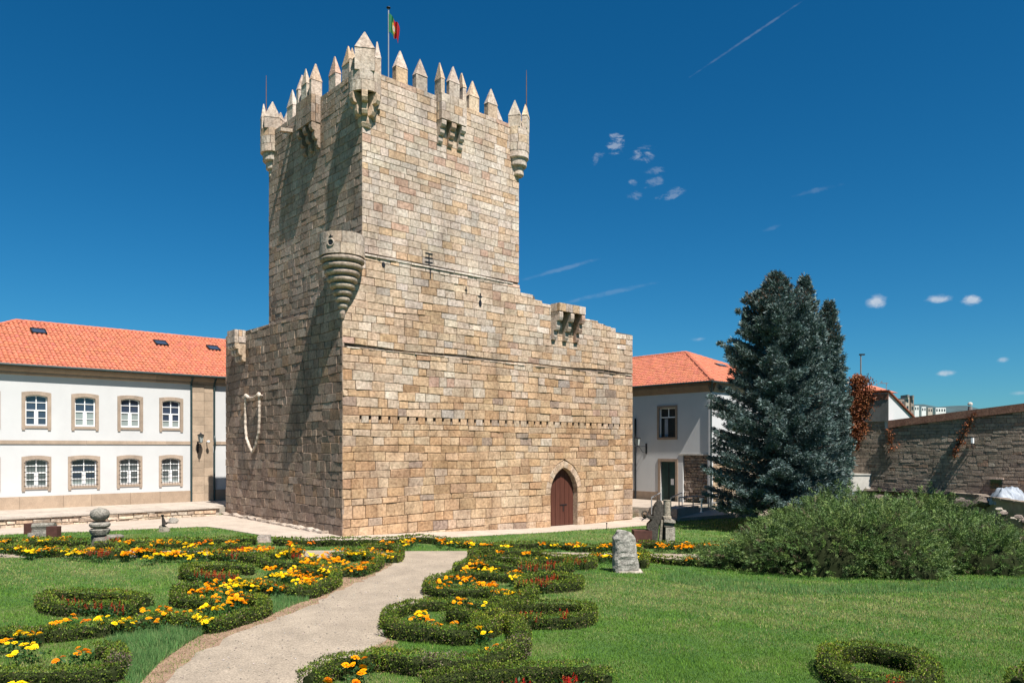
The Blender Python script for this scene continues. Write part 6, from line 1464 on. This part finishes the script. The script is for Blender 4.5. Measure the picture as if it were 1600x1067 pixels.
# ------------------------------------------------------------------ lawn grass
def near_hedge(x, y):
    r = np.zeros(len(x), bool)
    for L_, w in HEDGE_LINES:
        bb = (x > L_[:,0].min()-w) & (x < L_[:,0].max()+w) & (y > L_[:,1].min()-w) & (y < L_[:,1].max()+w); idx = np.where(bb)[0]
        if len(idx) == 0: continue
        d2 = np.full(len(idx), 1e9)
        for q in L_[::2]: d2 = np.minimum(d2, (x[idx]-q[0])**2+(y[idx]-q[1])**2)
        r[idx[d2 < (w*.5)**2]] = True
    return r
def lnoise(x, y, s=1.0, seed=0):
    rs = np.random.RandomState(seed); v = 0
    for k in range(5):
        a, b, c, d = rs.uniform(-1, 1, 4)*s*(1.7**k); v = v + np.sin(x*a*2+y*b*2+c*9)*np.cos(x*d*2-y*a*1.5+b*7)/(1.35**k)
    return v
PAVE = fr_ + back
def grass(n, ymin, ymax, hgt, wid, name, sel=None, tall=False, label='short mown green grass of the castle lawn'):
    u = RNG.random(n); Y = 1/(1/ymin + u*(1/ymax-1/ymin))             # denser nearby
    X = (RNG.random(n)*2360-1180)/F*Y
    ok = ~inpoly(X, Y, PATH) & ~inpoly(X, Y, XPATH) & ~inpoly(X, Y, PAVE)
    if sel is not None: ok &= sel(X, Y)
    X, Y = X[ok], Y[ok]; so = inpoly(X, Y, SOIL) & (RNG.random(len(X)) > .22); X, Y = X[~so], Y[~so]
    nh_ = near_hedge(X, Y); X, Y = X[~nh_], Y[~nh_]; n = len(X)
    Z = gz_np(X, Y); P = np.stack([X, Y, Z-.005], 1); D = unit(np.stack([RNG.normal(0,.38,n), RNG.normal(0,.38,n), np.ones(n)], 1)); a = RNG.uniform(0, math.pi, n); Wd = np.stack([np.cos(a), np.sin(a), np.zeros(n)], 1)
    k = Y/14.0; h = hgt*RNG.uniform(.5,1.4,n)*(1+.25*(k-1)); w = wid*k*RNG.uniform(.7,1.3,n)
    nz = lnoise(X, Y, .55, 3); dry = np.clip(.42+nz*.45+.25*np.clip((X-4)/6,0,1)*np.clip((19-Y)/5,0,1), 0, 1.3); n2 = lnoise(X, Y, 2.4, 5)
    gr = pick([(3,(.125,.245,.034)),(2,(.155,.285,.042)),(1,(.10,.20,.034))], n); dr = pick([(2,(.32,.34,.11)),(1,(.38,.33,.17)),(1,(.23,.30,.08))], n)
    pr = (RNG.random(n) < dry*.75)[:,None]; T = np.where(pr, dr, gr)*(1+.10*np.clip(n2, -1.5, 1.5))[:,None]
    if tall: T = pick([(3,(.055,.135,.045)),(2,(.08,.17,.06)),(1,(.14,.19,.07))], n)
    h = h*(1+.25*np.clip(n2, -1, 1))
    V, Ft_ = tri_arrays(P, D, Wd, h, w); o = mk(name, V, Ft_, MT['grass'], tint=np.repeat(T, 3, 0))
    props(o, label, 'grass', kind='stuff')
grass(840000, 10.0, 46, .050, .014, 'lawn_grass')
tallpoly = gp([(212,1075),(250,1035),(296,1003),(320,990),(250,985),(180,1000),(160,1010),(195,1030),(192,1060)])
tx = [p[0] for p in tallpoly]; ty = [p[1] for p in tallpoly]
def tall_patch(poly, n, h, name, label):
    x0, x1, y0, y1 = min(p[0] for p in poly), max(p[0] for p in poly), min(p[1] for p in poly), max(p[1] for p in poly)
    X = RNG.uniform(x0, x1, n); Y = RNG.uniform(y0, y1, n); ok = inpoly(X, Y, poly) & ~near_hedge(X, Y); X, Y = X[ok], Y[ok]; n = len(X)
    P = np.stack([X, Y, gz_np(X, Y)], 1); D = unit(np.stack([RNG.normal(0,.33,n), RNG.normal(0,.33,n), np.ones(n)], 1)); a = RNG.uniform(0, math.pi, n); Wd = np.stack([np.cos(a), np.sin(a), np.zeros(n)], 1)
    V, Ft_ = tri_arrays(P, D, Wd, h*RNG.uniform(.4,1.3,n)*(1+.4*lnoise(X,Y,3,2)/2), RNG.uniform(.010,.018,n)); T = pick([(3,(.11,.23,.07)),(2,(.15,.29,.09)),(1,(.24,.31,.12))], n)
    props(mk(name, V, Ft_, MT['grass'], tint=np.repeat(T, 3, 0)), label, 'grass', kind='stuff')
tall_patch(tallpoly, 26000, .17, 'tall_grass', 'long uncut grass between hedges at the near left path edge')
tall_patch(gp([(420,962),(470,941),(486,938),(440,934),(400,938),(390,946)]), 7000, .13, 'tall_grass', 'wedge of longer grass after the first hedge corner on the left')
tall_patch(gp([(1030,905),(1120,925),(1290,930),(1500,925),(1610,918),(1610,905),(1450,912),(1250,915),(1120,903),(1060,890)]), 26000, .13, 'tall_grass', 'longer grass along the foot of the juniper')

# dry needles / litter on the soil edge
n = 9000; sx = [p[0] for p in SOIL]; sy = [p[1] for p in SOIL]; X = RNG.uniform(min(sx), max(sx), n); Y = RNG.uniform(min(sy), max(sy), n); ok = inpoly(X, Y, SOIL) & ~inpoly(X, Y, PATH); X, Y = X[ok], Y[ok]; n = len(X)
P = np.stack([X, Y, gz_np(X, Y)+.012], 1); D = unit(np.stack([RNG.normal(0,1,n), RNG.normal(0,1,n), np.abs(RNG.normal(0,.25,n))], 1)); V, Fq_ = leaf_arrays(P, D, unit(np.cross(D, rand_unit(n))), .05, .012)
props(mk('dry_litter', V, Fq_, MT['leaf'], tint=np.repeat(pick([(2,(.34,.21,.13)),(1,(.24,.14,.09)),(1,(.42,.32,.21))], n), 4, 0)), 'brown dry litter along the edges of the gravel path', 'litter', kind='stuff')
# pebbles on the path
n = 5200; X = RNG.uniform(-6.5, 1, n); Y = RNG.uniform(11.5, 27, n); ok = inpoly(X, Y, PATH); X, Y = X[ok], Y[ok]; n = len(X); c = np.stack([X, Y, gz_np(X, Y)+.018], 1)
octv = np.array([(1,0,0),(0,1,0),(-1,0,0),(0,-1,0),(0,0,.7)]); of_ = np.array([(0,1,4),(1,2,4),(2,3,4),(3,0,4)]); r = np.abs(RNG.normal(.005,.006,n))+.003
V = (c[:,None]+octv[None]*r[:,None,None]*RNG.uniform(.6,1.4,(n,5,1))).reshape(-1,3); Fp = (of_[None]+(np.arange(n)*5)[:,None,None]).reshape(-1,3)
props(mk('path_pebbles', V, Fp, MT['rock'], tint=np.repeat(pick([(2,(.36,.31,.26)),(2,(.22,.18,.15)),(1,(.48,.43,.38))], n), 5, 0)), 'loose pebbles scattered over the pale gravel path', 'pebbles', kind='stuff')

# ------------------------------------------------------------------ blue spruces
def spruce(px, Y, pytop, rmax, label, nb=260, asym=None, seed=0, ex=.44):
    rs = np.random.RandomState(seed); g = gz((px-800)/F*Y, Y); base = Vector(((px-800)/F*Y, Y, g)); H = zof(pytop, Y)-g
    root = thing('spruce_tree', base, label, 'tree', None)
    mb = MB(); mb.tube([base+Vector((0,0,-.1)), base+ZX*H*.3+Vector((.05,0,0)), base+ZX*H*.7, base+ZX*H*.98], [.26*H/14, .19*H/14, .10, .02], 10); 
    Ps = []; Ds = []; Ls = []; Ts = []
    for k in range(nb):
        f = .075 + .915*(k+rs.rand())/nb; z = H*f; az = k*2.39996 + rs.normal(0, .25)
        prof = min((1-f)**ex, (1-f)*2.35) * (1.0 if f > .12 else .82+f*1.5)
        R_ = rmax*prof*rs.uniform(.78, 1.12)*(1+.10*math.sin(z*2.3+az*2)) + .06
        if asym: R_ *= asym(az, f)
        d = np.array([math.cos(az), math.sin(az)]); n = max(4, int(R_/.075)); droop = -.22*(1-f)
        ts = np.linspace(.04, 1, n); rr = ts*R_; zz = z + rr*(droop) + .16*R_*ts**2.2*(1.2-f*.5) + f*rr*.45
        mb.tube([base+Vector((d[0]*R_*t, d[1]*R_*t, z + R_*t*droop + .16*R_*t**2.2*(1.2-f*.5)+f*R_*t*.45)) for t in (0, .5, .97)], [.045*(1-f)+.012, .02, .006], 4, cap=False)
        m = int((7 if f < .6 else 9)*n)
        tt = rs.rand(m)**.5; kq = max(3, R_/.42); tt = np.clip((np.floor(tt*kq)+.6)/kq + rs.normal(0, .10/R_, m), .02, 1.03); sw_ = (.30*R_*(1-tt)*.9+.16)*(.85); off = rs.uniform(-1, 1, m); off = (np.round(off*2)/2)*sw_ + rs.normal(0, .06, m)
        cx = base.x + d[0]*tt*R_ - d[1]*off; cy = base.y + d[1]*tt*R_ + d[0]*off
        r_ = tt*R_; cz = base.z + z + r_*droop + .16*R_*tt**2.2*(1.2-f*.5) + f*r_*.45 - np.abs(off)*.28 - rs.rand(m)*.10 + rs.normal(0,.035,m)
        Ps.append(np.stack([cx, cy, cz], 1)); dd = np.stack([d[0]*.8 - d[1]*np.sign(off)*.65, d[1]*.8 + d[0]*np.sign(off)*.65, np.full(m, .12+.5*f)], 1)
        Ds.append(dd); Ls.append(np.full(m, .15)); Ts.append(np.full(m, f)); 
    P = np.concatenate(Ps); D0 = np.concatenate(Ds); f = np.concatenate(Ts); n = len(P)
    mb.out('trunk', MT['bark'], root)
    allV = []; allF = []; allT = []; b = 0
    tone = pick([(3,(.090,.138,.125)),(3,(.125,.180,.170)),(2,(.060,.092,.080)),(1.5,(.20,.265,.255))], n, .18)
    cone = (f > .80) & (rs.rand(n) < .10); tone[cone] = (.16,.085,.05)
    for k in range(3):
        D = unit(D0 + RNG.normal(0, .42, (n, 3))); Wd = unit(np.cross(D, rand_unit(n)))
        V, Fq_ = leaf_arrays(P + RNG.normal(0, .045, (n,3)), D, Wd, RNG.uniform(.12,.24,n), RNG.uniform(.035,.06,n)); allV.append(V); allF.append(Fq_+b); b += len(V); allT.append(np.repeat(tone*(1+RNG.normal(0,.1,(n,1))), 4, 0))
    props(mk('crown', np.concatenate(allV), np.concatenate(allF), MT['needle'], root, tint=np.concatenate(allT)), kind='stuff')
def asA(az, f):
    k = 1.0
    if math.cos(az) < -.3 and .16 < f < .46: k = 1.12
    return k
spruce(1212, 40.0, 424, 3.55, 'leftmost and tallest blue spruce with twin crown in front of the white corner house', 330, asA, 1)
spruce(1257, 41.0, 430, 1.7, 'middle blue spruce with a pointed leader just right of the tallest one', 260, None, 2)
spruce(1295, 42.3, 468, 1.35, 'rightmost and shortest blue spruce beside the old wall', 230, None, 3, .5)

# ------------------------------------------------------------------ spreading junipers
def juniper(spec, label, M_=2400, per=44, seed=5):
    """spec: (px, py_foot, rx, ry, h) mounds; built from feathery boughs"""
    rs = np.random.RandomState(seed); base = G(spec[0][0], spec[0][1]); root = thing('juniper_shrub', base, label, 'shrub')
    tot = sum(a[2]*a[3]*(.6+a[4]*.4) for a in spec); cvs, cfs, A, B = [], [], [], []
    for (px, py, rx, ry, h) in spec:
        c = G(px, py); n = int(M_*rx*ry*(.6+h*.4)/tot)
        a = rs.uniform(0, 2*math.pi, n); e = np.arccos(rs.uniform(0, 1, n)); x = np.sin(e)*np.cos(a); y = np.sin(e)*np.sin(a); z = np.cos(e)
        lump = .90 + .10*np.sin(a*5+px)*np.sin(e*6+py) + .07*np.sin(a*11+1)*np.sin(e*9+px) + rs.normal(0, .045, n)
        A.append(np.stack([c.x+x*rx*lump, c.y+y*ry*lump, c.z+z**.85*h*lump], 1))
        nn = unit(np.stack([x/rx, y/ry, z/h*.7], 1)); B.append(unit(nn*.75 + np.stack([x, y, 0*x], 1)*.45 + np.array([0,0,.28]) + rs.normal(0, .30, (n,3))))
        b = len(cvs); q = 16; mm = 6
        for j in range(mm+1):
            ee = math.pi/2*j/mm
            for i in range(q): aa = 2*math.pi*i/q; cvs.append((c.x+math.cos(ee)*math.cos(aa)*rx*.80, c.y+math.cos(ee)*math.sin(aa)*ry*.80, c.z+math.sin(ee)**.85*h*.78-.03))
        for j in range(mm):
            for i in range(q): cfs.append((b+j*q+i, b+j*q+(i+1) % q, b+(j+1)*q+(i+1) % q, b+(j+1)*q+i))
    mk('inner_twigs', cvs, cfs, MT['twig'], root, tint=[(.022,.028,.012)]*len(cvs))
    A = np.concatenate(A); B = np.concatenate(B); n = len(A); ln = rs.uniform(.30, .62, n)
    tone = pick([(3,(.095,.160,.042)),(3,(.122,.190,.048)),(2,(.070,.115,.034)),(1.2,(.18,.25,.065)),(.25,(.14,.10,.06))], n, .14)
    k = np.repeat(np.arange(n), per); m = len(k); t = rs.rand(m)**.8; S = unit(np.cross(B, rand_unit(n)))[k]; U_ = unit(np.cross(B[k], S)); sg = rs.choice([-1, 1], m)
    sp = (1-t)*.55+.10; off = sg*rs.rand(m)*sp*ln[k]*.42
    P = A[k] + B[k]*(t*ln[k])[:,None] + S*off[:,None] + U_*rs.normal(0, .02, m)[:,None] + np.array([0,0,-.10])*(t**2*ln[k])[:,None]
    D = unit(B[k]*.9 + S*(sg*.75)[:,None] + rs.normal(0, .28, (m,3))); Wd = unit(np.cross(D, rand_unit(m)))
    V, Fq_ = leaf_arrays(P, D, Wd, rs.uniform(.055,.12,m), rs.uniform(.014,.024,m)); T = tone[k]*(1+rs.normal(0, .12, (m,1)))
    props(mk('foliage', V, Fq_, MT['needle'], root, tint=np.repeat(T, 4, 0)), kind='stuff')
juniper([(1290,893,2.3,2.0,2.0),(1215,889,2.0,1.6,1.35),(1160,885,1.35,1.2,.72),(1120,884,.85,.8,.35),(1372,893,2.0,2.0,2.2),(1325,876,2.6,1.9,2.45),(1255,868,2.3,1.6,1.75),(1420,902,1.1,.9,.9)], 'wide mound of spreading juniper in front of the blue spruces', 3300, 56, 5)
juniper([(1475,888,2.0,1.8,1.7),(1540,893,1.5,1.5,1.3),(1440,868,2.4,1.7,2.35),(1500,864,2.2,1.6,1.5),(1590,893,1.0,1.1,.75),(1560,872,1.6,1.4,1.1)], 'second juniper mound reaching the right frame edge', 2500, 56, 6)

# ------------------------------------------------------------------ dead climbers on the wall
def climber(pts, rad, n, label, name='climbing_plant', Yoff=0, pals=((3,(.26,.085,.035)),(2,(.20,.07,.035)),(2,(.33,.13,.05)),(1,(.12,.05,.03)))):
    """pts (px, py, half-width px)"""
    P = []; 
    def wp(px, py, d): t = tw(px); q = WO+VX*t; return np.array([q.x-UX.x*d, q.y-UX.y*d, zof(py, q.y)])
    for _ in range(n):
        i = RNG.integers(0, len(pts)-1); f = RNG.random(); px = pts[i][0]+(pts[i+1][0]-pts[i][0])*f; py = pts[i][1]+(pts[i+1][1]-pts[i][1])*f; hw = pts[i][2]+(pts[i+1][2]-pts[i][2])*f
        e = RNG.normal(0, .55); P.append(wp(px+e*hw, py+RNG.normal(0, 2), .12+abs(RNG.normal(0, rad))*(1-min(1, abs(e))*.6)))
    P = np.array(P); n = len(P); root = thing(name, tuple(P.mean(0)), label, 'plant'); D = unit(RNG.normal(0,.7,(n,3))+np.array([0,-.2,-.5])); V, Fq_ = leaf_arrays(P, D, unit(np.cross(D, rand_unit(n))), RNG.uniform(.08,.2,n), RNG.uniform(.05,.11,n))
    props(mk('leaves', V, Fq_, MT['leaf'], root, tint=np.repeat(pick(pals, n, .15), 4, 0)), kind='stuff')
    for s in range(3):
        mb = MB(); mb.tube([Vector(wp(p[0]+random.gauss(0, p[2]*.25), p[1], .1)) for p in pts], .02, 4, tint=(.5,.4,.3)); mb.out('stem', MT['bark'], root)
climber([(1345,588,9),(1345,600,17),(1344,620,21),(1341,640,18),(1340,660,14),(1342,675,11),(1336,700,5)], .32, 7500, 'rusty brown dead climber heaped over the left end of the old wall')
climber([(1524,645,4),(1512,665,6),(1503,685,7),(1496,700,6),(1492,716,3)], .05, 240, 'orange dying creeper slanting down the middle of the old wall')
climber([(1390,672,3),(1396,690,6),(1394,704,7)], .05, 120, 'sparse brown creeper patch near the lean-to house on the old wall')
